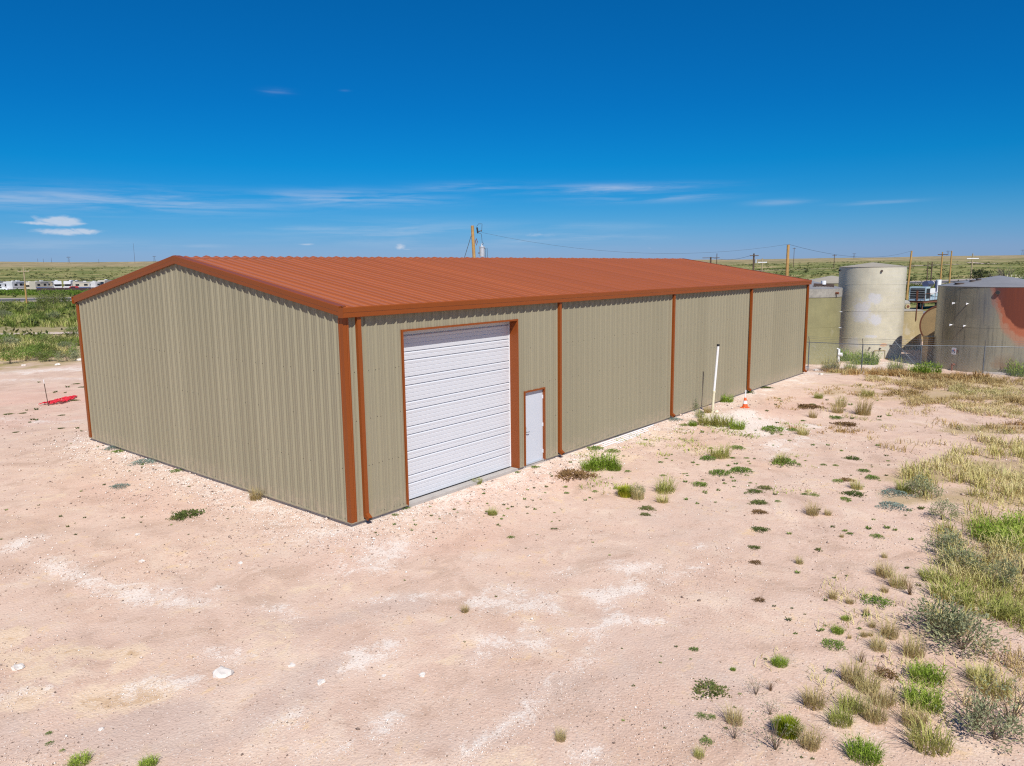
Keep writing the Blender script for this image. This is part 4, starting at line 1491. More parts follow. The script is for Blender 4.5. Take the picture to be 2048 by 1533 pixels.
def top_of(t, h, x=0.0, dz=0.0):
    c_, s_ = math.cos(t.rotation_euler.z), math.sin(t.rotation_euler.z)
    return (t.location.x + c_ * x, t.location.y + s_ * x, t.location.z + h + dz)


power_line('overhead line from the transformer pole to the thick yellow pole', top_of(tP, hP, .46, -.62), top_of(b2, h2, 0, .05), 1.35, .008)
power_line('overhead line from the thick yellow pole towards the leaning pole', top_of(b2, h2, 0, .05), top_of(p3, h3, .35, .0), 1.2, .013)
power_line('pale guy wire slanting down left from the transformer pole', top_of(tP, hP, -.5, -.9), tuple(np.array([*top_of(tP, 0, -3.6, 0)])), 0, .035)
power_line('distant line strung between the wide crossarm pole and the dark pole with can', top_of(p7, h7, -.8, -.5), cam_pt(1421, 230, 8.2), .8, .03)


# transmission towers and masts on the horizon
def lattice(label, px, depth, h, w):
    p = cam_pt(px, depth, 0)
    p[2] = hz(p[0], p[1])
    t = thing('transmission_tower', label, 'tower', p, YAW - math.pi / 2, 'far transmission towers')
    mb = MB()
    for sx in (-1, 1):
        mb.tube([(sx * w, 0, -2), (sx * w * .35, 0, h * .7), (sx * w * .55, 0, h)], .35, 4)
    for k in range(4):
        mb.tube([(-w * (1 - .18 * k), 0, h * .18 * k), (w * (1 - .18 * (k + 1)), 0, h * .18 * (k + 1))], .2, 4)
    mb.build('legs', M['dark_steel'], t)
    MB().box((-w * 1.7, -.2, h * .86), (w * 1.7, .2, h * .9)).build('crossarm', M['dark_steel'], t)


lattice('far lattice tower on the horizon above the left brush, largest of the left ones', 153, 2600, 24, 4)
lattice('far lattice tower just left of the gable peak', 322, 2900, 24, 4)
lattice('far lattice tower on the right hills above the tallest tank', 1702, 2700, 20, 4)
lattice('far lattice tower on the right hills behind the yellow poles', 1887, 3000, 22, 5)
lattice('far lattice tower at the right end of the hills', 2034, 3000, 22, 5)
for px, h, lab in ((283, 70, 'tall thin radio mast on the left horizon'), (92, 14, 'thin mast at the far left of the horizon'), (103, 14, 'second thin mast at the far left of the horizon'),
                   (119, 18, 'third thin mast left of the lattice tower'), (212, 14, 'short mast midway along the left horizon')):
    p = cam_pt(px, 2700, 0)
    p[2] = hz(p[0], p[1])
    t = thing('radio_mast', lab, 'mast', p, 0, 'masts on the left horizon')
    MB().tube([(0, 0, -2), (0, 0, h)], [.55, .3], 4).build('mast_shaft', M['dark_steel'], t)


# ------------------------------------------------------------------ pumping unit on its trailer
def pump_trailer():
    p = cam_pt(1838, 106, 0)
    p[2] = hz(p[0], p[1])
    t = thing('pump_trailer', 'pale blue and white oilfield pumping unit on a rusty trailer behind the tanks', 'trailer', p, YAW - math.pi / 2 + .72)
    # local x runs along the trailer, away to the right
    f = MB().box((-1.6, -1.15, 1.0), (11.0, -.95, 1.25)).box((-1.6, .95, 1.0), (11.0, 1.15, 1.25))
    for k in range(9):
        f.box((-1.55 + k * 1.5, -.949, 1.05), (-1.4 + k * 1.5, .949, 1.2))
    f.build('chassis', M['rust'], t)
    MB().box((-1.6, -1.2, 1.253), (11.0, 1.2, 1.30)).build('deck', M['dark_steel'], t)
    wh = MB()
    for x in (3.2, 4.3):
        for y in (-1.32, 1.02):
            w = MB().tube([(x, y, .42), (x, y + .3, .42)], .46, 18).build('wheel', M['black'], t, 40)
            MB().tube([(x, y - .012, .42), (x, y + .312, .42)], .30, 14).build('rim', M['white'], w, 40)
    MB().box((2.4, -1.3, .92), (5.1, 1.3, .985)).build('mudguard', M['dark_steel'], t)
    MB().tube([(-1.2, -.8, -.05), (-1.2, -.8, 1.0)], .07, 8).build('landing_leg', M['rust'], t, 40)
    # radiator pack
    r = MB().box((-1.0, -1.1, 1.305), (.5, 1.1, 3.25)).build('radiator', M['pale_blue'], t)
    mb = MB().box((-1.03, -.95, 1.55), (-1.004, .95, 3.05))
    mb.build('grille', M['black'], r)
    for k in range(5):
        MB().box((-1.06, -.98, 1.62 + k * .32), (-1.032, .98, 1.66 + k * .32)).build('louvre', M['grey_metal'], r)
    MB().box((-.9, -1.13, 1.6), (.4, -1.102, 3.0)).build('side_grille', M['black'], r)
    MB().box((-1.1, -.12, 1.35), (-1.062, .12, 2.7)).build('guard_bar', M['rust'], r)
    # engine and gearbox
    MB().box((.75, -.75, 1.305), (3.0, .75, 2.55)).build('engine_block', M['pale_blue'], t)
    MB().box((.85, -.95, 2.1), (2.4, -.752, 2.9)).build('engine_cover', M['white'], t)
    MB().box((2.1, -.9, 2.3), (3.0, .5, 2.95)).build('gearbox_cover', M['white'], t)
    MB().box((3.1, -.7, 1.305), (4.6, .7, 2.2)).build('gearbox', M['pale_blue'], t)
    MB().tube([(.2, -.5, 3.62), (2.3, -.5, 3.62)], .42, 18).build('muffler', M['dark_blue'], t, 40)
    MB().tube([(2.3, -.5, 3.62), (2.75, -.5, 3.7), (2.9, -.5, 3.75)], [.3, .3, .22], 14).build('exhaust_tip', M['white'], t, 40)
    for x in (.6, 1.8):
        MB().box((x, -.6, 2.9), (x + .1, -.4, 3.3)).build('muffler_stand', M['rust'], t)
    # fluid end, manifold, mast
    for k in range(4):
        MB().box((4.8 + k * .5, -.85, 1.305), (5.2 + k * .5, .85, 2.25 + .1 * (k % 2))).build('pump_module', M['white'], t)
    mb = MB().tube([(4.7, -.98, 1.7), (7.2, -.98, 1.7)], .09, 8)
    mb.tube([(4.7, -1.0, 2.05), (7.2, -1.0, 2.05)], .06, 8)
    mb.build('manifold', M['rust'], t, 40)
    MB().tube([(6.6, 0, 1.3), (6.6, 0, 4.1)], .38, 16).build('separator_column', M['white'], t, 40)
    MB().tube([(6.0, .1, 1.3), (6.0, .1, 3.9)], .16, 10).build('stack_pipe', M['dark_blue'], t, 40)
    MB().tube([(6.6, -.1, 3.2), (8.3, -.2, 3.2)], .14, 10).build('cross_pipe', M['black'], t, 40)
    MB().tube([(7.8, 0, 1.3), (7.8, 0, 3.0)], .35, 14).build('tank_drum', M['white'], t, 40)
    for k in range(7):
        x = -1.5 + k * 1.9
        MB().tube([(x, -1.17, 1.3), (x, -1.17, 2.3)], .03, 6).build('handrail_post', M['rust'], t)
    MB().tube([(-1.5, -1.17, 2.3), (9.9, -1.17, 2.3)], .025, 6).build('handrail', M['rust'], t)


M['pale_blue'] = mat('pale_blue_machine_paint', (.40, .52, .60), .45, var=.12, scale=3)
M['dark_blue'] = mat('dark_blue_steel', (.06, .07, .13), .45, var=.2, scale=3)
pump_trailer()
# beige flanged vessel and barrel left of the trailer
p = cam_pt(1806, 101, 0)
p[2] = hz(p[0], p[1])
t = thing('flanged_vessel', 'squat rusty beige vessel with a round flange left of the pump trailer', 'vessel', p, YAW - math.pi / 2)
MB().lathe([(.0, 0), (.75, 0), (.8, .15), (.8, 1.25), (.5, 1.55), (0, 1.6)], 24).build('shell', M['tank_band'], t, 40)
MB().tube([(.1, -.75, .75), (.1, -1.0, .75)], .34, 16).build('flange', M['tank_tan'], t, 40)
MB().tube([(.1, -1.0, .75), (.1, -1.05, .75)], .18, 12).build('flange_cover', M['rust'], t, 40)
p = cam_pt(1790, 110, 0)
p[2] = hz(p[0], p[1])
tag(MB().box((p[0] - 3, p[1] - .15, p[2]), (p[0] + 5, p[1] + .15, p[2] + .35)).build('steel_beam', M['rust']), 'long rusty steel beam lying on the ground behind the low tan tank', 'beam')
# wooden rack on the far right
p = cam_pt(2020, 205, 0)
p[2] = hz(p[0], p[1])
t = thing('wooden_rack', 'pale open wooden frame standing by the far right bushes', 'rack', p, YAW - math.pi / 2)
for k in range(4):
    MB().box((-1.7 + k * 1.1, -.1, 0), (-1.5 + k * 1.1, .1, 3.0)).build('upright', M['pvc_old'], t)
for z in (1.0, 2.1):
    MB().box((-1.8, -.16, z), (1.9, -.101, z + .15)).build('rail', M['pvc_old'], t)


# ------------------------------------------------------------------ motorhomes on the lot across the highway
def motorhome(kind):
    """returns an Empty with parts; local x is the length, -y the side we see"""
    o = thing('motorhome', '', 'motorhome')
    Lh, Hh, wd = {'coach': (9.0, 3.3, 2.5), 'cab_over': (7.5, 3.2, 2.4), 'trailer': (8.0, 3.0, 2.4)}[kind]
    if kind == 'coach':
        prof = [(0, .45), (Lh, .45), (Lh, 1.6), (Lh - .35, Hh - .3), (Lh - .7, Hh), (.1, Hh), (0, Hh - .2)]
    elif kind == 'cab_over':
        prof = [(0, .5), (Lh, .5), (Lh, 1.15), (Lh - 1.0, 1.3), (Lh - 1.4, 1.95), (Lh - .5, 2.1), (Lh - .7, Hh - .15), (Lh - 1.2, Hh), (.1, Hh), (0, Hh - .2)]
    else:
        prof = [(.5, .5), (Lh, .5), (Lh, Hh - .5), (Lh - .4, Hh), (.1, Hh), (0, 1.5)]
    mb = MB().prism([(x - Lh / 2, z) for x, z in prof], (0, -wd / 2, 0), (1, 0, 0), (0, 0, 1), (0, 1, 0), wd)
    mb.build('body', M['rv_white'], o)
    y = -wd / 2 - .012
    for (x0, x1, z0, z1) in [(-Lh / 2 + .9, -Lh / 2 + 2.2, 1.65, 2.4), (-.6, .7, 1.65, 2.4), (Lh / 2 - 2.9, Lh / 2 - 2.1, 1.7, 2.35)]:
        MB().box((x0, y, z0), (x1, y + .011, z1)).build('window', M['glass'], o)
    MB().box((-Lh / 2 + .2, y, .95), (Lh / 2 - .3, y + .011, 1.22)).build('stripe', M['rv_grey'] if kind != 'coach' else M['rv_blue'], o)
    MB().box((1.1, y, .7), (1.8, y + .011, 2.5)).build('door', M['rv_grey'], o)
    for x in (-Lh / 2 + 1.9, Lh / 2 - 1.5):
        MB().tube([(x, -wd / 2 - .02, .42), (x, wd / 2 + .02, .42)], .42, 12).build('wheel', M['black'], o, 40)
    MB().tube([(-2.2, y - .04, Hh - .35), (1.6, y - .04, Hh - .35)], .09, 6).build('awning', M['rv_grey'], o, 40)
    MB().box((-.7, -.4, Hh + .002), (.4, .4, Hh + .32)).build('roof_air_unit', M['rv_white'], o)
    if kind != 'trailer':
        MB().prism([(Lh / 2 - (.02 if kind == 'coach' else .98), 1.65 if kind == 'coach' else 1.38), (Lh / 2 - (.33 if kind == 'coach' else 1.32), Hh - .5 if kind == 'coach' else 1.9),
                    (Lh / 2 - (.30 if kind == 'coach' else 1.29), Hh - .5 if kind == 'coach' else 1.92), (Lh / 2 + .012, 1.65) if kind == 'coach' else (Lh / 2 - .95, 1.41)],
                   (0, -wd / 2 + .2, 0), (1, 0, 0), (0, 0, 1), (0, 1, 0), wd - .4).build('windscreen', M['glass'], o)
    return o


def copy_tree(o, parent=None):
    c = o.copy()
    col.objects.link(c)
    if parent is not None:
        c.parent = parent
    for ch in list(o.children):
        copy_tree(ch, c)
    return c


protos = {k: motorhome(k) for k in ('coach', 'cab_over', 'trailer')}
used_rv = set()
rows = [(-3, 280, 'cab_over', 1.45, 'white cab over motorhome cut by the left picture edge'), (9, 279, 'coach', 1.52, 'white coach second from the left picture edge'),
        (24, 276, 'trailer', .75, 'white travel trailer turned broadside in the left group of motorhomes'), (38, 280, 'coach', 1.5, 'white coach nosed toward us in the left group of motorhomes'),
        (48, 277, 'cab_over', 1.4, 'rightmost cab over motorhome of the left group'),
        (71, 279, 'cab_over', 1.2, 'white cab over motorhome just right of the pale pole'), (85, 283, 'coach', 1.5, 'coach second from the pale pole in the middle group'),
        (95, 276, 'coach', 1.42, 'coach nosed toward us at the left end of the maroon fence'), (108, 281, 'trailer', 1.1, 'long travel trailer behind the left part of the maroon fence'),
        (124, 279, 'cab_over', .9, 'cab over motorhome at the gap left of the red car'),
        (153, 281, 'cab_over', 1.45, 'cab over motorhome right of the gap behind the red car'), (164, 284, 'coach', 1.5, 'tall coach set back right of the red car'),
        (181, 277, 'coach', .62, 'biggest grey striped coach broadside behind the fence'), (200, 282, 'trailer', 1.45, 'travel trailer right of the broadside coach'),
        (211, 280, 'cab_over', 1.3, 'motorhome partly hidden by the roof edge'), (223, 283, 'coach', 1.5, 'motorhome furthest right against the roof edge')]
for px, d, kind, ang, lab in rows:
    o = protos[kind] if kind not in used_rv else copy_tree(protos[kind])
    used_rv.add(kind)
    q = cam_pt(px, d, 0)
    o.location = (q[0], q[1], hz(q[0], q[1]) + .12)
    o.rotation_euler.z = YAW - math.pi / 2 - ang * (1 if RND.random() < .5 else -1)
    k_ = RND.uniform(.88, 1.06)
    o.scale = (k_, k_, k_)
    o['label'] = lab
    if RND.random() < .3:
        for ch in o.children:
            if ch.name.startswith('body'):
                ch.material_slots[0].link = 'OBJECT'
                ch.material_slots[0].material = M['rv_beige']
    o['group'] = 'motorhomes parked on the lot across the highway'


def car(name, label, px, d, ang, paint):
    q = cam_pt(px, d, 0)
    o = thing(name, label, 'car', (q[0], q[1], hz(q[0], q[1]) + .12), YAW - math.pi / 2 + ang)
    prof = [(-2.3, .35), (2.3, .35), (2.3, .85), (1.1, 1.0), (.5, 1.55), (-1.2, 1.55), (-1.7, 1.0), (-2.3, .95)]
    MB().prism(prof, (0, -.9, 0), (1, 0, 0), (0, 0, 1), (0, 1, 0), 1.8).build('body', paint, o)
    MB().box((-1.1, -.912, 1.05), (.5, -.901, 1.45)).build('window', M['glass'], o)
    for x in (-1.45, 1.45):
        MB().tube([(x, -.92, .34), (x, .92, .34)], .34, 12).build('wheel', M['black'], o, 40)


car('parked_car', 'red car parked behind the maroon fence', 160, 268, .1, M['red'])
car('parked_car', 'white car parked in front of the left group of motorhomes', 14, 272, .2, M['white'])
# maroon sheet fence along the lot
a, b = cam_pt(84, 259, 0), cam_pt(300, 262, 0)
rt_ = thing('sheet_fence', 'low dark maroon sheet fence in front of the motorhomes', 'fence', (a[0], a[1], hz(a[0], a[1])))
n = 12
for k in range(n):
    u0, u1 = k / n, (k + 1) / n - .002
    q0, q1 = a + (b - a) * u0 - a, a + (b - a) * u1 - a
    dz0 = hz(*(a + (b - a) * u0)[:2]) - rt_.location.z
    dn = Vector((_cy, _sy, 0)) * .06
    v = [Vector((q0[0], q0[1], dz0 - .2)), Vector((q1[0], q1[1], dz0 - .2)), Vector((q1[0], q1[1], dz0 + 1.35)), Vector((q0[0], q0[1], dz0 + 1.35))]
    MB().add(v + [w_ + dn for w_ in v], [(0, 1, 2, 3), (7, 6, 5, 4), (0, 4, 5, 1), (1, 5, 6, 2), (2, 6, 7, 3), (3, 7, 4, 0)]).build('fence_sheet', M['maroon'], rt_)


# ------------------------------------------------------------------ plants
def leaf_quads(P, D, ln, wd, rs):
    """one diamond leaf at each point P along direction D"""
    n = len(P)
    D = D / np.maximum(1e-6, np.linalg.norm(D, axis=1))[:, None]
    R = rs.randn(n, 3)
    Wd = np.cross(D, R)
    Wd /= np.maximum(1e-6, np.linalg.norm(Wd, axis=1))[:, None]
    ln = (np.ones(n) * ln)[:, None]
    wd = (np.ones(n) * wd)[:, None]
    V = np.stack([P, P + D * ln * .5 + Wd * wd * .5, P + D * ln, P + D * ln * .5 - Wd * wd * .5], 1).reshape(-1, 3)
    F = np.arange(4 * n).reshape(n, 4)
    return V, F


def blades(base, az, lean, h, w, rs):
    """grass blades: five points each, bending outward"""
    n = len(base)
    dx, dy = np.cos(az), np.sin(az)
    out = np.stack([dx, dy, np.zeros(n)], 1)
    sd = np.stack([-dy, dx, np.zeros(n)], 1) * (np.ones(n) * w)[:, None]
    h = (np.ones(n) * h)[:, None]
    ln = (np.ones(n) * lean)[:, None]
    up = np.array([0, 0, 1.0])
    m = base + out * h * ln * .35 + up * h * .6
    t = base + out * h * ln + up * h * (1 - .25 * np.minimum(ln, 1.4))
    V = np.stack([base - sd, base + sd, m - sd * .8, m + sd * .8, t], 1).reshape(-1, 3)
    k = np.arange(n)[:, None] * 5
    F = np.concatenate([k + np.array([[0, 1, 3]]), k + np.array([[0, 3, 2]]), k + np.array([[2, 3, 4]])], 0)
    return V, F


def join(parts):
    V, F, o = [], [], 0
    for v, f in parts:
        V.append(v)
        F.append(f + o)
        o += len(v)
    return np.concatenate(V), np.concatenate(F)


def tri(F):
    return np.concatenate([F[:, [0, 1, 2]], F[:, [0, 2, 3]]], 0) if F.shape[1] == 4 else F


def disc(rs, n, r):
    a, q = rs.rand(n) * 2 * np.pi, np.sqrt(rs.rand(n)) * r
    return np.stack([q * np.cos(a), q * np.sin(a), np.zeros(n)], 1), a


M['dry_grass'] = leaf_mat('dry_straw_grass', (.40, .31, .13), (.58, .48, .235), (.36, .36, .13))
M['green_grass'] = leaf_mat('fresh_green_grass', (.18, .28, .025), (.33, .43, .06), (.48, .52, .13))
M['weed_green'] = leaf_mat('green_weed_leaf', (.11, .19, .025), (.22, .31, .06), (.38, .41, .14))
M['mat_green'] = leaf_mat('dark_mat_weed', (.085, .115, .028), (.16, .19, .05), (.24, .18, .08))
M['mat_brown'] = leaf_mat('dry_brown_mat_weed', (.16, .095, .04), (.25, .15, .06), (.33, .22, .09))
M['silver'] = leaf_mat('silver_grey_leaf', (.17, .20, .10), (.32, .34, .19), (.50, .47, .24))
M['sage'] = leaf_mat('blue_sage_leaf', (.15, .21, .18), (.26, .33, .28), (.36, .42, .36))
M['olive_leaf'] = leaf_mat('olive_bush_leaf', (.085, .115, .025), (.19, .215, .06), (.31, .31, .12))
M['yellow_weed'] = leaf_mat('yellow_green_weed', (.24, .30, .015), (.42, .46, .03), (.52, .50, .07))
M['dark_tree'] = leaf_mat('dark_tree_leaf', (.022, .035, .012), (.05, .07, .025), (.09, .10, .04))


def twigs(rs, n, r, h, thick, curve=.3):
    mb = MB()
    for _ in range(n):
        a = rs.rand() * 6.283
        q = r * (.35 + .65 * rs.rand())
        z = h * (.55 + .45 * rs.rand())
        pts = [(0, 0, -.03), (q * .35 * math.cos(a), q * .35 * math.sin(a), z * .5),
               (q * math.cos(a + curve * (rs.rand() - .5)), q * math.sin(a + curve * (rs.rand() - .5)), z)]
        mb.tube(pts, [thick, thick * .75, thick * .35], 4, cap=False)
    return mb


PROTO = {}


def make_protos():
    for sd_ in range(4):
        rs = np.random.RandomState(100 + sd_)
        # straw tuft: about 1 m across at scale 1
        b, a = disc(rs, 270, .31)
        az_ = np.arctan2(b[:, 1], b[:, 0]) + rs.randn(270) * .9
        hh = (.22 + .55 * rs.rand(270) ** 1.3) * (.65 + .7 * vnoise(b[:, 0], b[:, 1], 4.0, sd_ + 70))
        V, F = blades(b, az_, .15 + .9 * rs.rand(270) ** 1.5, hh, .0062, rs)
        PROTO.setdefault('dry_tuft', []).append(np_mesh('dry_grass_tuft', V, F, M['dry_grass']))
        # green tuft
        b, a = disc(rs, 330, .36)
        az_ = np.arctan2(b[:, 1], b[:, 0]) + rs.randn(330) * 1.1
        hh = (.12 + .36 * rs.rand(330)) * (.45 + 1.0 * vnoise(b[:, 0], b[:, 1], 4.5, sd_ + 80))
        lp = b[:260] * 1.15 + np.stack([rs.randn(260) * .05, rs.randn(260) * .05, .04 + .34 * rs.rand(260) * (.45 + vnoise(b[:260, 0], b[:260, 1], 4.5, sd_ + 80))], 1)
        LV, LF = leaf_quads(lp, rs.randn(260, 3) + np.array([0, 0, .6]), .07 + .06 * rs.rand(260), .022, rs)
        V, F = join([blades(b, az_, .2 + .8 * rs.rand(330), hh, .0075, rs), (LV, tri(LF))])
        PROTO.setdefault('green_tuft', []).append(np_mesh('green_grass_tuft', V, F, M['green_grass']))
        # mixed tuft, straw with green
        PROTO.setdefault('mixed_tuft', []).append(None)
        # low leafy weed with runners
        n = 420
        arms = rs.randint(7, 11)
        ka = rs.randint(0, arms, n)
        aa = ka * 6.283 / arms + rs.randn(n) * .16 + sd_
        q = .5 * rs.rand(n) ** .7 * (0.55 + .45 * rs.rand(arms))[ka]
        P = np.stack([q * np.cos(aa), q * np.sin(aa), .02 + .15 * (1 - q / .5) * rs.rand(n) + .03 * rs.rand(n)], 1)
        D = np.stack([np.cos(aa + rs.randn(n)), np.sin(aa + rs.randn(n)), .5 + .6 * rs.rand(n)], 1)
        kr = np.arange(arms) * 6.283 / arms + sd_
        P = np.concatenate([P, np.zeros((arms, 3)) + [0, 0, .02]])
        D = np.concatenate([D, np.stack([np.cos(kr), np.sin(kr), .1 + 0 * kr], 1)])
        V, F = leaf_quads(P, D, np.concatenate([.05 + .05 * rs.rand(n), np.full(arms, .46)]), np.concatenate([np.full(n, .028), np.full(arms, .02)]), rs)
        PROTO.setdefault('leafy', []).append(np_mesh('green_weed', V, F, M['weed_green']))
        # flat mat
        n = 520
        q = .5 * np.sqrt(rs.rand(n)) * (1 + .18 * rs.randn(n))
        aa = rs.rand(n) * 6.283
        q *= 1 + .2 * np.sin(3 * aa + sd_) + .12 * np.sin(7 * aa)
        P = np.stack([q * np.cos(aa), q * np.sin(aa), .012 + .05 * np.maximum(0, 1 - (q / .55) ** 2) * rs.rand(n)], 1)
        D = np.stack([np.cos(aa) + .6 * rs.randn(n), np.sin(aa) + .6 * rs.randn(n), .35 + .3 * rs.rand(n)], 1)
        kr = np.arange(12) * .5236 + sd_
        P = np.concatenate([P, np.zeros((12, 3)) + [0, 0, .02]])
        D = np.concatenate([D, np.stack([np.cos(kr), np.sin(kr), .03 + 0 * kr], 1)])
        n += 12
        lw_ = .065 + .04 * rs.rand(n)
        lw_[-12:] = .5
        V, F = leaf_quads(P, D, lw_, .045, rs)
        PROTO.setdefault('mat', []).append(np_mesh('mat_weed', V, F, M['mat_green']))
        PROTO.setdefault('brown_mat', []).append(np_mesh('brown_mat_weed', V, F, M['mat_brown']))
        P2 = P.copy()
        P2[:, 2] *= 3
        V, F = leaf_quads(P2, D, .06 + .03 * rs.rand(n), .035, rs)
        PROTO.setdefault('sage_mat', []).append(np_mesh('sage_mat', V, F, M['sage']))
        # snakeweed: a close ball of fine upright stems
        b, a = disc(rs, 620, .34)
        az_ = np.arctan2(b[:, 1], b[:, 0])
        rr = np.hypot(b[:, 0], b[:, 1]) / .34
        V, F = blades(b, az_ + rs.randn(620) * .2, .1 + .5 * rr, (.62 - .22 * rr) * (.8 + .25 * rs.rand(620)), .010, rs)
        PROTO.setdefault('snakeweed', []).append(np_mesh('snakeweed', V, F, M['yellow_weed']))
        # tiny sprout
        n = 26
        aa = rs.rand(n) * 6.283
        P = np.stack([.12 * rs.rand(n) * np.cos(aa), .12 * rs.rand(n) * np.sin(aa), .08 * rs.rand(n)], 1)
        D = np.stack([np.cos(aa), np.sin(aa), .2 + .9 * rs.rand(n)], 1)
        V, F = leaf_quads(P, D, .22 + .18 * rs.rand(n), .10, rs)
        PROTO.setdefault('sprout', []).append(np_mesh('weed_sprout', V, F, M['weed_green']))
        PROTO.setdefault('dark_sprout', []).append(np_mesh('weed_sprout', V, F, M['mat_green']))
        # shrubs: stems and foliage
        for kind, mt, nl, ll, lw in (('silver', 'silver', 1050, .055, .024), ('olive', 'olive_leaf', 900, .05, .022), ('green', 'weed_green', 800, .055, .024)):
            ncl = 26
            ca = rs.rand(ncl) * 6.283
            cq = .42 * np.sqrt(rs.rand(ncl))
            cz = (.18 + .5 * rs.rand(ncl)) * (1 - .5 * (cq / .45) ** 2)
            C_ = np.stack([cq * np.cos(ca), cq * np.sin(ca), cz], 1)
            k = rs.randint(0, ncl, nl)
            P = C_[k] + rs.randn(nl, 3) * np.array([.085, .085, .075])
            P[:, 2] = np.maximum(.03, P[:, 2])
            D = P * np.array([1, 1, .4]) + rs.randn(nl, 3) * .3 + np.array([0, 0, .25])
            V, F = leaf_quads(P, D, ll * (1 + .6 * rs.rand(nl)), lw, rs)
            st_ = twigs(rs, 18, .42, .60, .005)
            PROTO.setdefault(kind, []).append((np_mesh('foliage', V, F, M[mt]), st_.mesh('stem', M['twig'])))
        # sparse stems with few leaves
        st_ = twigs(rs, 15, .5, .75, .006, .9)
        n = 150
        aa = rs.rand(n) * 6.283
        q = .5 * rs.rand(n) ** .6
        P = np.stack([q * np.cos(aa), q * np.sin(aa), .08 + .6 * rs.rand(n)], 1)
        V, F = leaf_quads(P, rs.randn(n, 3) + np.array([0, 0, .5]), .055, .022, rs)
        PROTO.setdefault('sparse', []).append((np_mesh('foliage', V, F, M['silver']), st_.mesh('stem', M['twig'])))
        V, F = blades(np.zeros((60, 3)) + rs.randn(60, 3) * [.03, .03, 0], rs.rand(60) * 6.283, .4 + .5 * rs.rand(60), .5 + .3 * rs.rand(60), .004, rs)
        PROTO.setdefault('dead', []).append(np_mesh('dead_weed', V, F, M['mat_brown']))
    for i in range(4):
        rs = np.random.RandomState(300 + i)
        b, a = disc(rs, 290, .33)
        az_ = np.arctan2(b[:, 1], b[:, 0]) + rs.randn(290) * 1.0
        hh = (.16 + .46 * rs.rand(290) ** 1.2) * (.55 + .9 * vnoise(b[:, 0], b[:, 1], 4.2, i + 90))
        V, F = blades(b, az_, .2 + .85 * rs.rand(290), hh, .0068, rs)
        PROTO['mixed_tuft'][i] = np_mesh('mixed_grass_tuft', V, F, M['mixed_grass'])


M['mixed_grass'] = leaf_mat('half_green_grass', (.30, .33, .07), (.50, .46, .16), (.64, .54, .26))
make_protos()
NAMES = {'dry_tuft': ('dry_grass_tuft', 'grass tuft'), 'green_tuft': ('green_grass_tuft', 'grass tuft'), 'mixed_tuft': ('mixed_grass_tuft', 'grass tuft'), 'leafy': ('green_weed', 'weed'),
         'mat': ('mat_weed', 'weed'), 'brown_mat': ('brown_mat_weed', 'weed'), 'sage_mat': ('sage_mat', 'weed'), 'snakeweed': ('snakeweed', 'bush'), 'sprout': ('weed_sprout', 'weed'),
         'dark_sprout': ('weed_sprout', 'weed'), 'silver': ('silver_shrub', 'shrub'), 'olive': ('olive_shrub', 'shrub'), 'green': ('green_shrub', 'shrub'), 'sparse': ('sparse_shrub', 'shrub'), 'dead': ('dead_weed', 'weed')}


def plant_at(kind, p, sc, label, group=None, hs=1.0):
    me = RND.choice(PROTO[kind])
    nm, cat = NAMES[kind]
    rz = RND.uniform(0, 6.28)
    s3 = (sc, sc, sc * hs)
    if isinstance(me, tuple):
        o = thing(nm, label, cat, p, rz, group)
        o.scale = s3
        link('foliage', me[0], o)
        link('stem', me[1], o)
    else:
        o = tag(link(nm, me, None, p, rz, s3), label, cat, group)
    return o


def plant(kind, px, py, wpx, label, group=None, hs=1.0):
    p = G(px, py)
    depth = float((p - CAM) @ FW)
    return plant_at(kind, p, max(.05, wpx * depth / FPX), label, group, hs)


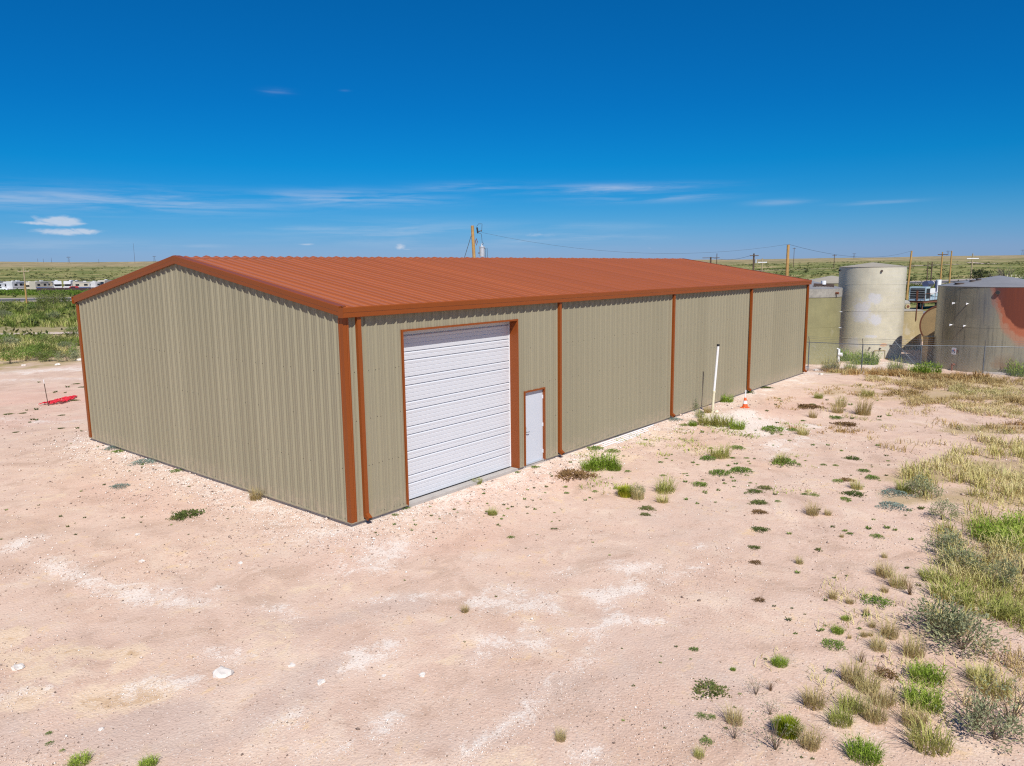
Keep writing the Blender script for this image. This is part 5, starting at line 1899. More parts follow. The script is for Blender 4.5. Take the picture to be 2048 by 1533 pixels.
# plants one can point at, by where the photograph shows them
for it in [
    # foreground right
    ('mat', 1418, 1381, 62, 'dense dark green mat weed, the largest one alone on the foreground dirt'),
    ('brown_mat', 1519, 1201, 22, 'small brown mat weed alone right of the pale gravel streaks'),
    ('brown_mat', 1511, 1126, 22, 'small reddish mat weed, nearest of the row of mats on the dirt'),
    ('mat', 1509, 1096, 22, 'small dark mat weed, second nearest in the row of mats'),
    ('mat', 1520, 1060, 30, 'dark mat weed in the middle of the row of mats'),
    ('brown_mat', 1518, 1025, 28, 'brown mat weed just beyond the middle of the row of mats'),
    ('mat', 1519, 1007, 34, 'dark mat weed near the far end of the row of mats'),
    ('mat', 1509, 984, 28, 'flat green mat weed at the far end of the row of mats'),
    ('mat', 1530, 977, 28, 'dark green mat weed right of the far end of the row'),
    ('leafy', 1389, 1301, 24, 'small green weed alone in the middle right foreground'),
    ('green_tuft', 1559, 1330, 42, 'fluffy green weed between the dark mat and the right grasses'),
    ('green_tuft', 1466, 1341, 14, 'very small green tuft left of the fluffy green weed'),
    ('leafy', 1667, 1294, 60, 'spreading green weed with runners left of the blue green shrub'),
    ('green_tuft', 1675, 1266, 30, 'green tuft just beyond the spreading green weed'),
    ('green_tuft', 1692, 1240, 24, 'small bright tuft at the top of the short line of green tufts'),
    ('leafy', 1657, 1343, 20, 'small bright green weed above the dry straw tufts'),
    ('leafy', 1754, 1208, 66, 'pale green weed patch left of the dense right bushes'),
    ('green_tuft', 1854, 1360, 84, 'bright green grassy clump below the blue green shrub'),
    ('green_tuft', 1848, 1412, 92, 'larger bright green clump nearer than the other bright clump'),
    ('leafy', 1403, 1434, 28, 'light green weed below the dense dark mat'),
    ('leafy', 1424, 1436, 24, 'second light green weed touching the one below the mat'),
    ('leafy', 1413, 1486, 36, 'pale green weed near the bottom edge under the mat'),
    ('mixed_tuft', 1398, 1514, 30, 'olive tuft at the bottom edge under the pale green weed'),
    ('green_tuft', 1728, 1516, 84, 'green tuft at the bottom edge right of the yellow bush'),
    ('dry_tuft', 1629, 1412, 64, 'dry straw tuft standing alone left of the long straw clump'),
    ('dry_tuft', 1705, 1362, 66, 'dry straw tuft at the top of the long straw clump'),
    ('dry_tuft', 1735, 1382, 66, 'dry straw tuft in the middle of the long straw clump'),
    ('dry_tuft', 1764, 1408, 64, 'dry straw tuft at the right end of the long straw clump'),
    ('mixed_tuft', 1681, 1446, 70, 'greenish straw tuft at the bottom of the straw group'),
    ('mixed_tuft', 1705, 1418, 74, 'greenish straw tuft in the middle of the straw group'),
    ('dry_tuft', 1750, 1440, 70, 'straw tuft between the greenish tufts and the bright clump'),
    ('dry_tuft', 1828, 1450, 70, 'straw tuft right below the larger bright green clump'),
    ('dry_tuft', 1469, 1446, 52, 'straw tuft beside the dark stemmed shrub at the bottom'),
    ('dry_tuft', 1619, 1495, 56, 'straw tuft just right of the yellow green round bush'),
    ('dry_tuft', 1827, 1312, 60, 'low straw tuft left of the blue green shrub base'),
    ('dry_tuft', 1756, 1300, 48, 'thin straw tuft in the pale dirt left of the low straw tuft'),
    ('dry_tuft', 1779, 1274, 50, 'thin straw tuft beyond the other thin straw tuft'),
    ('mixed_tuft', 1985, 1385, 100, 'tall olive tuft near the right edge below the blue green shrub'),
    ('mixed_tuft', 1960, 1360, 70, 'olive tuft left of the tall one near the right edge'),
    ('dry_tuft', 1769, 1152, 50, 'straw tuft at the left fringe of the dense right bushes'),
    ('dry_tuft', 1797, 1174, 52, 'straw tuft just nearer than the fringe tuft'),
    ('brown_mat', 1772, 1350, 44, 'reddish brown dead mat between two straw tufts'),
    ('dead', 1722, 1325, 44, 'grey brown dead stems beyond the reddish dead mat'),
    ('snakeweed', 1575, 1468, 66, 'round bright yellow green bush at the bottom right'),
    ('sparse', 1551, 1500, 104, 'sparse grey shrub in front of the round yellow green bush'),
    ('sparse', 1469, 1478, 60, 'dark stemmed sparse shrub left of the yellow green bush'),
    ('sparse', 1512, 1390, 50, 'spindly shrub with few leaves below the fluffy green weed'),
    ('dead', 1541, 1382, 40, 'brown seedy stalk right of the spindly shrub'),
    ('sparse', 1540, 1430, 50, 'dry spindly stems above the round yellow green bush'),
    ('silver', 1872, 1272, 110, 'large blue green shrub, left half of the dense foreground shrub'),
    ('silver', 1925, 1300, 130, 'large blue green shrub, nearer right half of the dense foreground shrub'),
    ('mixed_tuft', 1895, 1258, 110, 'olive grass clump growing behind the large blue green shrub'),
    ('sparse', 1950, 1460, 150, 'big sparse grey shrub near the bottom right corner'),
    ('sparse', 2020, 1450, 150, 'sparse grey shrub cut by the right edge at the bottom'),
    ('silver', 1990, 1480, 120, 'grey leafy shrub in the bottom right corner'),
    ('mixed_tuft', 1860, 1495, 110, 'olive grass tuft left of the grey leafy corner shrub'),
    ('silver', 1926, 1146, 84, 'grey green shrub at the left of the tall right thicket', None, .85),
    ('silver', 2004, 1172, 60, 'upright grey shrub in the middle of the right thicket', None, 1.3),
    ('sparse', 1985, 1130, 90, 'sparse bush in the right thicket behind the upright grey shrub', None, .8),
    ('sparse', 2044, 1150, 90, 'sparse grey shrub at the right edge of the thicket'),
    ('mixed_tuft', 1870, 1160, 80, 'yellowish tuft left of the right thicket', None, .6),
    ('mixed_tuft', 1905, 1195, 110, 'yellow olive grass clump at the foot of the right thicket', None, .6),
    ('mixed_tuft', 1975, 1225, 120, 'yellow olive grass clump between thicket and blue green shrub', None, .6),
    ('mixed_tuft', 2030, 1235, 110, 'yellow olive grass clump at the right edge below the thicket', None, .6),
    ('dead', 1820, 1190, 60, 'reddish bare weed leaning at the left fringe of the thicket'),
    ('green_tuft', 1980, 1080, 90, 'bright green grass patch, left part, at the right edge'),
    ('green_tuft', 2020, 1095, 100, 'bright green grass patch, nearer right part, at the right edge'),
    ('green_tuft', 2035, 1060, 90, 'bright green grass patch, far part, at the right edge'),
    ('silver', 1893, 1108, 76, 'blue grey shrub left of the bright green patch'),
    ('sage_mat', 1789, 990, 48, 'flat blue grey sage mat in front of the tall straw field'),
    ('sage_mat', 1785, 1016, 50, 'second flat sage mat, nearer than the first'),
    ('silver', 1884, 1040, 58, 'rounded grey shrub with a long shadow on open dirt'),
    ('silver', 1849, 993, 62, 'grey shrub at the near edge of the tall straw field'),
    ('mixed_tuft', 1810, 985, 50, 'tan tuft at the left tip of the tall straw field'),
    # middle distance right
    ('leafy', 1755, 1075, 30, 'green star shaped weed alone left of the grey shrub'),
    ('leafy', 1700, 1069, 18, 'small green weed left of the star shaped weed'),
    ('dry_tuft', 1625, 1030, 36, 'dry tan tuft alone in the middle of the right dirt'),
    ('leafy', 1691, 1000, 26, 'thin green weed left of the flat sage mats'),
    ('leafy', 1609, 990, 18, 'small green weed, left of a pair'),
    ('leafy', 1629, 992, 22, 'small green weed, right of a pair'),
    ('mat', 1708, 989, 36, 'low dark weed strip near the flat sage mats'),
    ('mixed_tuft', 1714, 978, 34, 'brownish tuft just beyond the low dark weed strip'),
    ('leafy', 1744, 958, 34, 'bright green weed at the tip of the straw field'),
    ('leafy', 1728, 944, 30, 'yellow green weed beyond the bright green weed'),
    ('leafy', 1676, 964, 28, 'bright green weed beside a reddish dead one'),
    ('brown_mat', 1694, 961, 26, 'reddish dead weed beside the bright green weed'),
    ('leafy', 1647, 931, 16, 'small bright weed beyond the reddish dead one'),
    ('mat', 1705, 918, 28, 'dark green weed far right on the open dirt'),
    ('leafy', 1570, 930, 66, 'wide yellow green weed patch on the right dirt'),
    ('mixed_tuft', 1560, 926, 40, 'tan grass at the middle of the wide weed patch'),
    ('mixed_tuft', 1606, 870, 34, 'green grey tuft at the right end of the weed strip'),
    ('leafy', 1545, 864, 60, 'dark yellow green weed strip near the gravel mound'),
    ('leafy', 1585, 862, 26, 'upright green weed in the weed strip near the gravel mound'),
    ('leafy', 1673, 838, 30, 'bright green weed with a tan tuft behind it'),
    ('dry_tuft', 1675, 826, 34, 'tan tuft behind the bright green weed'),
    ('dry_tuft', 1726, 830, 46, 'wide tan tuft on the far right dirt'),
    ('dry_tuft', 1682, 814, 30, 'small tan tuft on the far right dirt'),
    ('mixed_tuft', 1735, 793, 34, 'grey green tuft in the far right field edge'),
    ('brown_mat', 1620, 815, 44, 'orange brown dry mat far out on the right dirt'),
    ('brown_mat', 1690, 850, 40, 'second orange brown dry mat beyond the green weeds'),
    ('dry_tuft', 1626, 836, 24, 'small tan tuft nearer than the orange mat'),
    ('mixed_tuft', 1637, 797, 26, 'low olive tuft far out near the wall end'),
    # along the long wall
    ('silver', 1379, 822, 34, 'blue green shrub growing against the long wall', None, 1.1),
    ('silver', 1400, 836, 26, 'smaller grey shrub at the foot of the standpipe'),
    ('green_tuft', 1452, 804, 36, 'bright green weed against the wall between pipe and cone'),
    ('dry_tuft', 1415, 826, 24, 'dry tan tuft just left of the standpipe'),
    ('dry_tuft', 1448, 795, 20, 'small dry tuft beside the bright green wall weed'),
    ('mixed_tuft', 1415, 850, 56, 'olive grass clump in front of the standpipe'),
    ('mixed_tuft', 1445, 852, 56, 'olive grass clump right of the standpipe on the mound edge'),
    ('green_tuft', 1386, 852, 24, 'green weed left of the olive clump by the standpipe'),
    ('green_tuft', 1475, 858, 40, 'green weed at the near foot of the gravel mound'),
    ('leafy', 1368, 852, 22, 'small green weed further left of the standpipe'),
    ('mat', 1490, 785, 30, 'dark weed against the wall behind the cone'),
    ('mat', 1531, 776, 22, 'low green weed at the wall right of the cone'),
    ('sage_mat', 1350, 841, 26, 'sage weed by the third downspout'),
    ('sage_mat', 1229, 874, 18, 'small sage weed by the end of the white trim lengths'),
    ('green_tuft', 1205, 936, 70, 'bright green grass patch right of the second downspout'),
    ('green_tuft', 1182, 940, 50, 'left end of the bright green patch near the second downspout'),
    ('green_tuft', 1228, 940, 40, 'right end of the bright green patch near the second downspout'),
    ('leafy', 1190, 900, 40, 'thin green weed strip near the second downspout'),
    ('leafy', 1225, 905, 34, 'thin dry green weed right of that strip'),
    ('brown_mat', 1148, 952, 66, 'orange dry mat right of the entry door'),
    ('snakeweed', 1252, 992, 44, 'bright yellow green bush out on the dirt'),
    ('silver', 1272, 990, 34, 'grey weed touching the bright yellow green bush'),
    ('dry_tuft', 1275, 998, 40, 'dry tuft at the foot of the bright yellow green bush'),
    ('mixed_tuft', 1330, 985, 54, 'olive weed clump right of the bright yellow green bush'),
    ('mixed_tuft', 1325, 1005, 34, 'small olive clump nearer than the olive weed clump'),
    ('mat', 1294, 1018, 28, 'dark round weed below the bright yellow green bush'),
    ('mat', 1290, 1030, 20, 'small dark weed just nearer than the dark round weed'),
    ('mixed_tuft', 1440, 915, 54, 'tan green clump in the weedy middle ground'),
    ('leafy', 1415, 920, 40, 'green weed at the left of the tan green clump'),
    ('leafy', 1475, 898, 34, 'green weed beyond the tan green clump'),
    ('leafy', 1400, 972, 40, 'bright green flat weed on the right dirt'),
    ('leafy', 1440, 950, 54, 'yellow green weed strip, left part'),
    ('leafy', 1480, 945, 54, 'yellow green weed strip, right part'),
    # in front of the doors and the gable
    ('leafy', 1070, 936, 22, 'green weed just right of the entry door'),
    ('leafy', 1035, 946, 14, 'small bright weed at the corner of the overhead door'),
    ('mixed_tuft', 955, 968, 26, 'thin tuft at the edge of the concrete in front of the overhead door'),
    ('leafy', 808, 1018, 30, 'yellow green weed at the wall left of the overhead door'),
    ('leafy', 790, 1031, 16, 'small green weed below the one at the wall'),
    ('mixed_tuft', 985, 1030, 30, 'dark mixed weed in front of the overhead door'),
    ('leafy', 1022, 1076, 18, 'single green weed in front of the entry door, well out'),
    ('dry_tuft', 930, 1225, 22, 'thin brown green weed alone in the middle foreground'),
    ('dry_tuft', 1121, 1480, 34, 'dry brown tuft alone near the bottom middle'),
    ('dry_tuft', 512, 1000, 34, 'dry tan tuft at the foot of the gable wall'),
    ('mat', 378, 1030, 56, 'elongated dark weed lying on the dirt in front of the gable'),
    ('mat', 356, 1037, 30, 'tail end of the elongated dark weed in front of the gable'),
    ('sage_mat', 287, 927, 40, 'grey sage mat near the middle of the gable foot'),
    ('sage_mat', 228, 898, 30, 'grey sage mat by the far gable corner'),
    ('leafy', 236, 905, 26, 'yellow green weed beside the far sage mat'),
    ('leafy', 352, 944, 26, 'green weed at the gable foot right of the sage mat'),
    ('sage_mat', 240, 975, 32, 'grey sage mat out on the dirt left of the gable'),
    ('green_tuft', 158, 1530, 54, 'bright green tuft cut by the bottom edge on the left'),
    ('green_tuft', 297, 1532, 44, 'second bright green tuft cut by the bottom edge'),
    ('leafy', 98, 1468, 18, 'small green weed, upper of two at bottom left'),
    ('leafy', 99, 1488, 18, 'small green weed, lower of two at bottom left'),
    ('leafy', 125, 1502, 14, 'very small green weed nearest the bottom left corner'),
    # tank yard
    ('green_tuft', 1686, 722, 46, 'bright green clump at the left foot of the tallest tank', None, 1.3),
    ('green_tuft', 1718, 728, 44, 'bright green clump in front of the tallest tank, left of the post', None, 1.4),
    ('green_tuft', 1740, 729, 42, 'bright green clump in front of the tallest tank, right of the post', None, 1.4),
    ('green_tuft', 1838, 752, 52, 'bright green clump at the fence beside the big grey tank, left', None, 1.2),
    ('green_tuft', 1862, 752, 46, 'bright green clump at the fence beside the big grey tank, right', None, 1.2),
    ('mixed_tuft', 1790, 745, 44, 'yellow green clump at the fence between posts', None, 1.2),
    ('green_tuft', 2038, 752, 60, 'bright green clump at the foot of the rust stain', None, 1.2),
    ('mixed_tuft', 1660, 740, 50, 'grey green weed clump by the leftmost fence post'),
    ('mixed_tuft', 1700, 742, 36, 'grey weed clump at the fence right of the first post'),
]:
    plant(*it)

# small weeds, counted one by one but all alike within their patch
def sprouts(kinds, box_, n, wr, label, group, avoid_wall=True):
    k = 0
    tries = 0
    while k < n and tries < n * 20:
        tries += 1
        px, py = RND.uniform(box_[0], box_[2]), RND.uniform(box_[1], box_[3])
        p = G(px, py)
        if -.25 < p[0] < L + .25 and -.35 < p[1] < W + .3:
            continue
        if vnoise(p[0], p[1], .5, 55) < RND.random() * .9:
            continue
        depth = float((p - CAM) @ FW)
        kd = RND.choice(kinds)
        look = {'sprout': 'light green', 'dark_sprout': 'dark green', 'leafy': 'spreading green', 'dry_tuft': 'straw coloured', 'mat': 'flat dark'}[kd]
        plant_at(kd, p, RND.uniform(*wr) * depth / FPX, label.replace('tiny ', 'tiny ' + look + ' ', 1).replace('small ', 'small ' + look + ' ', 1).replace('low dark ', 'low ' + look + ' ', 1).replace('green green', 'green'), group)
        k += 1


sprouts(['sprout', 'sprout', 'dark_sprout'], (745, 930, 1130, 1075), 44, (6, 13), 'tiny green sprout on the dirt in front of the overhead door', 'sprouts in front of the overhead door')
sprouts(['sprout', 'sprout', 'leafy'], (1130, 860, 1500, 1010), 52, (8, 17), 'tiny green sprout on the weedy dirt beside the long wall', 'sprouts beside the long wall')
sprouts(['sprout', 'leafy', 'dark_sprout'], (1480, 790, 1790, 1010), 56, (7, 16), 'tiny green sprout on the pink dirt right of the gravel mound', 'sprouts right of the gravel mound')
sprouts(['sprout', 'dark_sprout', 'dry_tuft'], (1520, 1010, 1880, 1280), 54, (9, 24), 'small weed on the pink dirt left of the right thicket', 'small weeds left of the thicket')
sprouts(['sprout', 'dark_sprout'], (1240, 1290, 1680, 1520), 18, (7, 14), 'tiny weed on the bare dirt of the bottom right foreground', 'sprouts in the bottom right foreground')
sprouts(['dark_sprout', 'sprout'], (0, 870, 560, 1080), 26, (6, 13), 'tiny weed on the pale dirt in front of the gable wall', 'sprouts in front of the gable')
sprouts(['dark_sprout', 'mat'], (0, 750, 165, 870), 20, (8, 20), 'low dark weed on the pink dirt left of the building', 'low weeds left of the building')
sprouts(['dark_sprout', 'sprout'], (650, 1050, 1250, 1330), 14, (5, 10), 'tiny weed on the bare middle foreground dirt', 'sprouts in the middle foreground')

# shrubs of the brush left of the building
def big_shrub(px, py, wpx, kind, label, group=None, hs=1.0, name=None):
    p = G(px, py)
    depth = float((p - CAM) @ FW)
    o = plant_at(kind, p, wpx * depth / FPX, label, group, hs)
    if name:
        o.name = name
    return o


rs_l = random.Random(3)
for (px, py, w_, k, lab) in [(112, 608, 52, 'tree', 'big dark green bush standing by the highway left of the building'),
                             (8, 632, 40, 'olive', 'brownish bush at the far left edge below the highway'),
                             (86, 627, 44, 'olive', 'brown green bush midway along the left brush'),
                             (145, 672, 30, 'green', 'dark green bush touching the gable corner trim'),
                             (150, 716, 34, 'green', 'dark green weed beside the white debris by the gable corner'),
                             (20, 728, 40, 'green', 'green bush at the near fringe of the left brush'),
                             (112, 716, 34, 'olive', 'dark olive bush at the right end of the near left brush')]:
    if k == 'tree':
        continue
    big_shrub(px, py, w_, k, lab)
for i in range(46):
    px, py = rs_l.uniform(-30, 150), rs_l.choice([rs_l.uniform(612, 646), rs_l.uniform(682, 696), rs_l.uniform(698, 724)])
    kd = rs_l.choice(['olive', 'green', 'green', 'silver'])
    big_shrub(px, py, rs_l.uniform(22, 42) * (py / 690) ** 2, kd, {'olive': 'olive', 'green': 'fresh green', 'silver': 'grey green'}[kd] + ' desert shrub left of the building ' + ('between the highway and the pale track' if py < 660 else 'just beyond the bare dirt' if py > 697 else 'on the near side of the pale track'), 'shrubs in the brush left of the building', .85)


def leafy_tree(name, label, px, depth, hgt, wid, mt, seed, ncl=34, nl=2600, leaf=.22, bare=False, group=None):
    rs = np.random.RandomState(seed)
    p = cam_pt(px, depth, 0)
    p[2] = hz(p[0], p[1])
    t = thing(name, label, 'tree' if hgt > 3 else 'bush', p, rs.rand() * 6, group)
    mb = MB()
    tips = []
    for k in range(7 if not bare else 9):
        a = k * 6.283 / 7 + rs.rand()
        q = wid * (.25 + .25 * rs.rand())
        zt = hgt * (.6 + .35 * rs.rand())
        pts = [(0, 0, -.2), (q * .25 * math.cos(a), q * .25 * math.sin(a), hgt * .3), (q * .7 * math.cos(a + .2), q * .7 * math.sin(a + .2), zt * .72), (q * math.cos(a), q * math.sin(a), zt)]
        mb.tube(pts, [.14, .10, .06, .02], 6, cap=False)
        tips.append(pts)
        if bare:
            for _ in range(7):
                b = pts[2] if rs.rand() < .6 else pts[1]
                a2 = a + rs.randn() * .7
                mb.tube([b, (b[0] + .5 * math.cos(a2), b[1] + .5 * math.sin(a2), b[2] + .6 + .4 * rs.rand()), (b[0] + .9 * math.cos(a2 + .3), b[1] + .9 * math.sin(a2 + .3), b[2] + 1.2 + rs.rand())], [.05, .035, .015], 4, cap=False)
    mb.build('trunk', M['bark'], t, 60)
    if bare:
        return t
    ca = rs.rand(ncl) * 6.283
    cz = hgt * (.22 + .7 * rs.rand(ncl))
    cq = wid * .5 * np.sqrt(rs.rand(ncl)) * np.sqrt(np.maximum(.1, 1 - ((cz / hgt - .45) / .62) ** 2))
    C_ = np.stack([cq * np.cos(ca), cq * np.sin(ca), cz], 1)
    k = rs.randint(0, ncl, nl)
    sg = wid * (.05 + .05 * rs.rand(ncl))[k][:, None]
    P = C_[k] + rs.randn(nl, 3) * sg * np.array([1, 1, .8])
    P[:, 2] = np.maximum(.1, P[:, 2])
    V, F = leaf_quads(P, rs.randn(nl, 3) + np.array([0, 0, .3]), leaf * (.7 + .6 * rs.rand(nl)), leaf * .5, rs)
    link('crown', np_mesh('crown', V, F, mt), t)
    return t


leafy_tree('mesquite_bush', 'big dark green bush standing by the highway left of the building', 114, 147, 3.0, 5.2, M['olive_leaf'], 9, 40, 3000, .2)
leafy_tree('dark_tree', 'dark green leaning tree left of the bare tree on the far right', 1952, 225, 4.6, 5.0, M['dark_tree'], 11, 30, 2000, .3)
leafy_tree('bare_tree', 'leafless grey tree left of the wooden rack on the far right', 2005, 235, 6.0, 7.0, M['bark'], 12, bare=True)
leafy_tree('bare_bush', 'leafless grey bush between the dark tree and the bare tree', 1982, 232, 3.2, 4.0, M['bark'], 14, bare=True)
leafy_tree('green_tree', 'rounded green tree cut by the right edge behind the big tank', 2046, 190, 4.4, 6.5, M['olive_leaf'], 13, 36, 2400, .25)
leafy_tree('green_bush', 'brownish green bush just left of the right edge behind the tank', 2030, 182, 2.6, 4.5, M['weed_green'], 15, 30, 1800, .22)
for i, (px, d) in enumerate([(1590, 150), (1612, 165), (1640, 140), (1668, 158), (1815, 175), (1835, 160)]):
    leafy_tree('roadside_bush', 'green roadside bush beyond the tanks, one of the row', px, d, 1.8, 4.2, M['olive_leaf'], 30 + i, 22, 900, .24, group='roadside bushes beyond the tanks')


# ------------------------------------------------------------------ stands nobody could count
def inside(poly, x, y):
    c = np.zeros(len(x), bool)
    n = len(poly)
    for i in range(n):
        x1, y1 = poly[i]
        x2, y2 = poly[(i + 1) % n]
        m_ = ((y1 > y) != (y2 > y)) & (x < (x2 - x1) * (y - y1) / (y2 - y1 + 1e-12) + x1)
        c ^= m_
    return c


def on_building(x, y, pad=.3):
    return (x > -pad) & (x < L + pad) & (y > -pad) & (y < W + pad)


def grass_stand(name, label, poly_px, per_m2, nb, h, w, lean, stops, seed, patch=.45, spread=.22):
    """grass over a patch of ground given by its outline in the photograph"""
    rs = np.random.RandomState(seed)
    poly = [tuple(G(*q)[:2]) for q in poly_px]
    xs, ys = np.array([q[0] for q in poly]), np.array([q[1] for q in poly])
    area = (xs.max() - xs.min()) * (ys.max() - ys.min())
    n = int(area * per_m2)
    x, y = xs.min() + rs.rand(n) * np.ptp(xs), ys.min() + rs.rand(n) * np.ptp(ys)
    jx, jy = x + .8 * (vnoise(x, y, .8, seed) - .5) * 2, y + .8 * (vnoise(x, y, .8, seed + 1) - .5) * 2
    k = inside(poly, jx, jy) & ~on_building(x, y) & (vnoise(x, y, .9, seed + 2) * .65 + vnoise(x, y, 2.7, seed + 3) * .35 > patch)
    x, y = x[k], y[k]
    n = len(x)
    hs_ = (.6 + .8 * vnoise(x, y, .6, seed + 4)) * (.7 + .5 * rs.rand(n))
    tone = vnoise(x, y, .45, seed + 5) * .6 + vnoise(x, y, 1.9, seed + 6) * .3 + .15 * rs.rand(n) - .02
    X, Y, Hh, T = (np.repeat(v, nb) for v in (x, y, hs_, tone))
    N = n * nb
    X, Y = X + rs.randn(N) * spread * .5, Y + rs.randn(N) * spread * .5
    base = np.stack([X, Y, height(X, Y) - .01], 1)
    V, F = blades(base, rs.rand(N) * 6.283, lean * (.3 + rs.rand(N)), h * Hh * (.6 + .6 * rs.rand(N)), w, rs)
    T = np.repeat(np.clip(T + rs.randn(N) * .05, 0, 1), 5)
    me = np_mesh(name, V, F, attr_leaf_mat(name + '_leaf', stops), T)
    return tag(link(name, me), label, kind='stuff')


STRAW = [(.25, (.36, .25, .10)), (.42, (.54, .42, .19)), (.58, (.66, .54, .29)), (.75, (.44, .40, .16))]
BROWN = [(.25, (.27, .155, .055)), (.45, (.43, .27, .10)), (.65, (.55, .41, .19)), (.8, (.34, .31, .12))]
OLIVE = [(.22, (.30, .31, .075)), (.42, (.52, .46, .17)), (.60, (.70, .59, .29)), (.78, (.40, .40, .16))]
BRUSH = [(.2, (.09, .13, .025)), (.4, (.17, .23, .045)), (.58, (.30, .34, .08)), (.75, (.46, .42, .17))]
grass_stand('dry_grass', 'pale flattened dry grass in front of the tank yard fence', [(1735, 760), (1850, 750), (2110, 770), (2140, 850), (1990, 835), (1860, 812), (1780, 790)], 14, 16, .24, .010, 1.8, STRAW, 201, .34)
grass_stand('dry_grass', 'brown weed litter along the foot of the tank yard fence', [(1640, 742), (1740, 741), (1850, 745), (1980, 762), (1900, 772), (1780, 756), (1690, 754)], 9, 14, .34, .012, .9, BROWN, 211, .36)
grass_stand('dry_grass', 'rust brown low dry grass band on the right dirt', [(1850, 850), (1930, 838), (2120, 850), (2110, 878), (1970, 866), (1900, 864)], 14, 12, .24, .010, 1.0, BROWN, 221, .34)
grass_stand('dry_grass', 'tall straw and olive grass field on the right', [(1800, 960), (1870, 905), (1990, 885), (2160, 900), (2160, 1060), (2010, 1050), (1930, 1020), (1890, 985), (1830, 990)], 14, 16, .36, .0085, .9, OLIVE, 231, .40)
grass_stand('dry_grass', 'olive grass between the thicket and the bright green patch', [(1835, 1120), (1880, 1060), (1930, 1015), (2010, 1035), (2160, 1040), (2160, 1330), (2050, 1320), (1980, 1260), (1900, 1210), (1850, 1170)], 24, 14, .38, .0065, .9, OLIVE, 241, .38)
grass_stand('dry_grass', 'straw grass at the right edge below the thicket', [(1960, 1300), (2140, 1260), (2140, 1470), (2060, 1450), (1930, 1400)], 22, 14, .32, .0055, .9, STRAW, 251, .44)
grass_stand('dry_grass', 'scattered thin straw on the right dirt', [(1690, 780), (1840, 800), (1960, 880), (1830, 930), (1700, 880), (1650, 820)], 5, 9, .22, .010, 1.1, STRAW, 261, .58)
grass_stand('dry_grass', 'thin weeds and straw scattered over the dirt near the thicket', [(1600, 1150), (1800, 1100), (1900, 1180), (1880, 1260), (2000, 1380), (1850, 1500), (1650, 1520), (1560, 1300)], 9, 8, .17, .0055, 1.2, OLIVE, 271, .55)
YGREEN = [(.22, (.20, .27, .04)), (.45, (.36, .42, .08)), (.65, (.52, .48, .18)), (.8, (.30, .34, .09))]
grass_stand('low_weeds', 'low yellow green weeds scattered over the dirt in front of the long wall', [(1130, 900), (1240, 870), (1400, 850), (1640, 850), (1700, 960), (1560, 1000), (1400, 985), (1250, 1000), (1140, 960)], 9, 9, .10, .010, 1.3, YGREEN, 311, .60)
grass_stand('low_weeds', 'tan and rust low weed patches on the dirt beyond the gravel mound', [(1530, 800), (1640, 765), (1760, 770), (1800, 840), (1720, 880), (1560, 860)], 9, 10, .12, .012, 1.4, BROWN, 321, .60)
grass_stand('low_weeds', 'low green sprigs along the foot of the long wall', [(1120, 925), (1350, 842), (1370, 850), (1240, 905), (1140, 945)], 8, 8, .09, .010, 1.2, YGREEN, 331, .55)
grass_stand('brush_grass', 'near dry weeds and grass of the left brush', [(-60, 728), (60, 720), (130, 712), (120, 700), (40, 690), (-60, 690)], 6, 12, .55, .016, .8, OLIVE, 281, .38)
grass_stand('brush_grass', 'green weeds between the dirt and the pale track on the left', [(-90, 702), (60, 712), (130, 700), (158, 690), (160, 679), (60, 676), (-90, 676)], 5, 12, .62, .018, .7, BRUSH, 291, .34)
grass_stand('brush_grass', 'green weeds between the pale track and the highway on the left', [(-140, 656), (160, 655), (175, 615), (100, 609), (-140, 610)], 1.7, 12, .8, .030, .7, BRUSH, 301, .34)
grass_stand('roadside_grass', 'tall green grass beyond the highway on the left', [(-120, 592), (160, 591), (220, 583), (100, 581), (-120, 582)], .7, 10, .75, .07, .5, [(.2, (.07, .13, .015)), (.5, (.13, .22, .025)), (.8, (.22, .29, .05))], 341, .28)


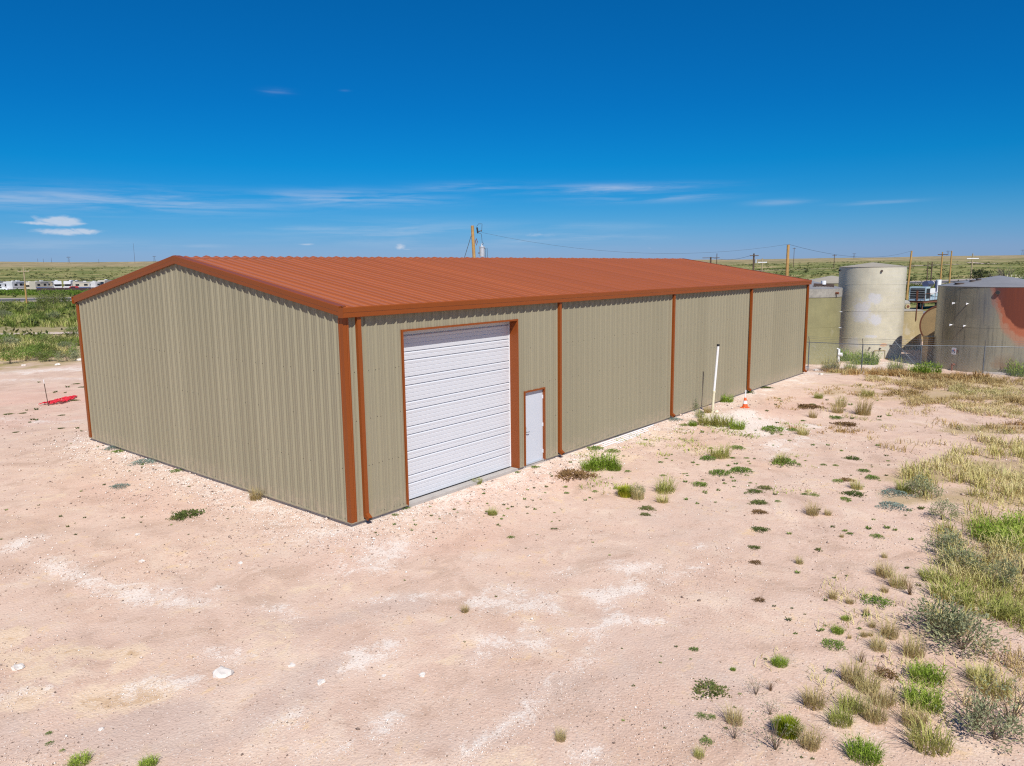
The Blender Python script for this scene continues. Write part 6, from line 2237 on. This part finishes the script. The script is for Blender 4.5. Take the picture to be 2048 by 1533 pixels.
def far_scrub():
    """bushes and weeds of the plain, to the foot of the hills"""
    rs = np.random.RandomState(77)
    n = 15000
    d = 75 * (1500 / 75) ** (rs.rand(n) ** .8)
    a = YAW + (rs.rand(n) - .5) * 1.9
    x, y = CAM[0] + d * np.cos(a), CAM[1] + d * np.sin(a)
    lat, dep = d * np.sin(YAW - a), d * np.cos(YAW - a)
    k = ~on_building(x, y, 6) & (vnoise(x, y, .02, 81) * .6 + vnoise(x, y, .07, 82) * .4 > .36)
    # keep the highway, the lot, the tank yard and the trailer pad clear
    hwx = np.interp(lat, [-420, -250, -119, 0, 127, 195, 300, 520], [150, 163, 181, 208, 243, 284, 345, 430])
    k &= np.abs(dep - hwx) > 19
    k &= ~((dep > 255) & (dep < 305) & (lat < -95) & (lat > -330))
    k &= ~((lat > 12) & (dep < 118))
    k &= ~((lat < -20) & (lat > -240) & (np.abs(dep - np.interp(lat, [-240, -90, -45, -20], [62, 72, 78, 82])) < 3))
    k &= dep > 58
    x, y, d = x[k], y[k], d[k]
    n = len(x)
    size = (.5 + 1.1 * rs.rand(n) ** 2) * (1 + .6 * sstep(d, 300, 900))
    nl = 26
    X, Y, Sz = (np.repeat(v, nl) for v in (x, y, size))
    N = n * nl
    off = rs.randn(N, 3) * np.array([.42, .42, .26])
    P = np.stack([X, Y, height(x, y).repeat(nl)], 1) + off * Sz[:, None]
    P[:, 2] = np.maximum(P[:, 2], height(x, y).repeat(nl)) + .12 * Sz
    V, F = leaf_quads(P, rs.randn(N, 3) + np.array([0, 0, .4]), Sz * (.34 + .25 * rs.rand(N)), Sz * .26, rs)
    T = vnoise(x, y, .03, 83) * .45 + .5 * rs.rand(n)
    T = np.repeat(np.repeat(np.clip(T, 0, 1), nl), 4)
    me = np_mesh('scrub', V, F, attr_leaf_mat('scrub_leaf', [(.15, (.030, .045, .014)), (.38, (.065, .085, .024)), (.60, (.12, .14, .04)), (.82, (.25, .235, .085))]), T)
    tag(link('scrub', me), 'low desert scrub scattered over the plain behind the building', kind='stuff')


far_scrub()


# ------------------------------------------------------------------ gravel
def gravel():
    rs = np.random.RandomState(8)
    ico = np.array([(0, 0, 1), (.9, 0, .1), (0, .9, .05), (-.9, .1, .1), (.1, -.9, .0), (0, 0, -.6)])
    fc = np.array([(0, 1, 2), (0, 2, 3), (0, 3, 4), (0, 4, 1), (5, 2, 1), (5, 3, 2), (5, 4, 3), (5, 1, 4)])
    n = 150000
    # dense towards the camera, thinning with distance
    px, py = -120 + rs.rand(n) * 2300, 800 + 780 * rs.rand(n) ** .85
    dr = FW[None] + RT[None] * ((px - 1024) / FPX)[:, None] - UP[None] * ((py - 766.5) / FPX)[:, None]
    t = (-.15 - CAM[2]) / dr[:, 2]
    x, y = CAM[0] + dr[:, 0] * t, CAM[1] + dr[:, 1] * t
    k = ~on_building(x, y, .02)
    db = np.hypot(np.maximum(np.maximum(-x, x - L), 0), np.maximum(np.maximum(-y, y - W), 0))
    pn = np.zeros(len(x))
    ix = np.clip(np.searchsorted(gx, x), 0, nx - 1)
    iy = np.clip(np.searchsorted(gy, y), 0, ny - 1)
    pn = pale[ix, iy]
    dens = .12 + .75 * np.exp(-(db / 1.8) ** 2) + .85 * pn + .35 * sstep(vnoise(x, y, .55, 61), .55, .8)
    k &= rs.rand(len(x)) < dens
    x, y, pn, db = x[k], y[k], pn[k], db[k]
    n = len(x)
    dist = np.hypot(x - CAM[0], y - CAM[1])
    r = (.007 + .016 * rs.rand(n) ** 3 + .006 * np.exp(-(db / 1.5) ** 2)) * np.clip(dist / 13, .85, 2.0)
    big = rs.rand(n) < .012
    r[big] *= 2.0
    a = rs.rand(n) * 6.283
    B = ico[None] * (1 + .35 * (rs.rand(n, 6, 1) - .5)) * r[:, None, None] * np.array([1, .8, .7])
    ca, sa = np.cos(a)[:, None], np.sin(a)[:, None]
    Vx = B[:, :, 0] * ca - B[:, :, 1] * sa + x[:, None]
    Vy = B[:, :, 0] * sa + B[:, :, 1] * ca + y[:, None]
    Vz = B[:, :, 2] + (height(x, y) + r * .25)[:, None]
    V = np.stack([Vx, Vy, Vz], 2).reshape(-1, 3)
    F = (np.arange(n)[:, None, None] * 6 + fc[None]).reshape(-1, 3)
    tone = np.clip(.42 + .3 * rs.randn(n) * .7 + .3 * pn, 0, 1)
    tone[rs.rand(n) < .035] = .02
    mt, tt, bs, out = new_mat('gravel_stone')
    tt.put(bs.inputs['Base Color'], tt.ramp(tt.attr('tone'), [(.05, (.20, .14, .11)), (.2, (.46, .34, .27)), (.5, (.64, .50, .41)), (.9, (.80, .74, .68))]))
    bs.inputs['Roughness'].default_value = .9
    me = np_mesh('gravel', V, F, mt, np.repeat(tone, 6))
    tag(link('gravel', me), 'loose pale gravel scattered over the dirt yard', kind='stuff')


gravel()
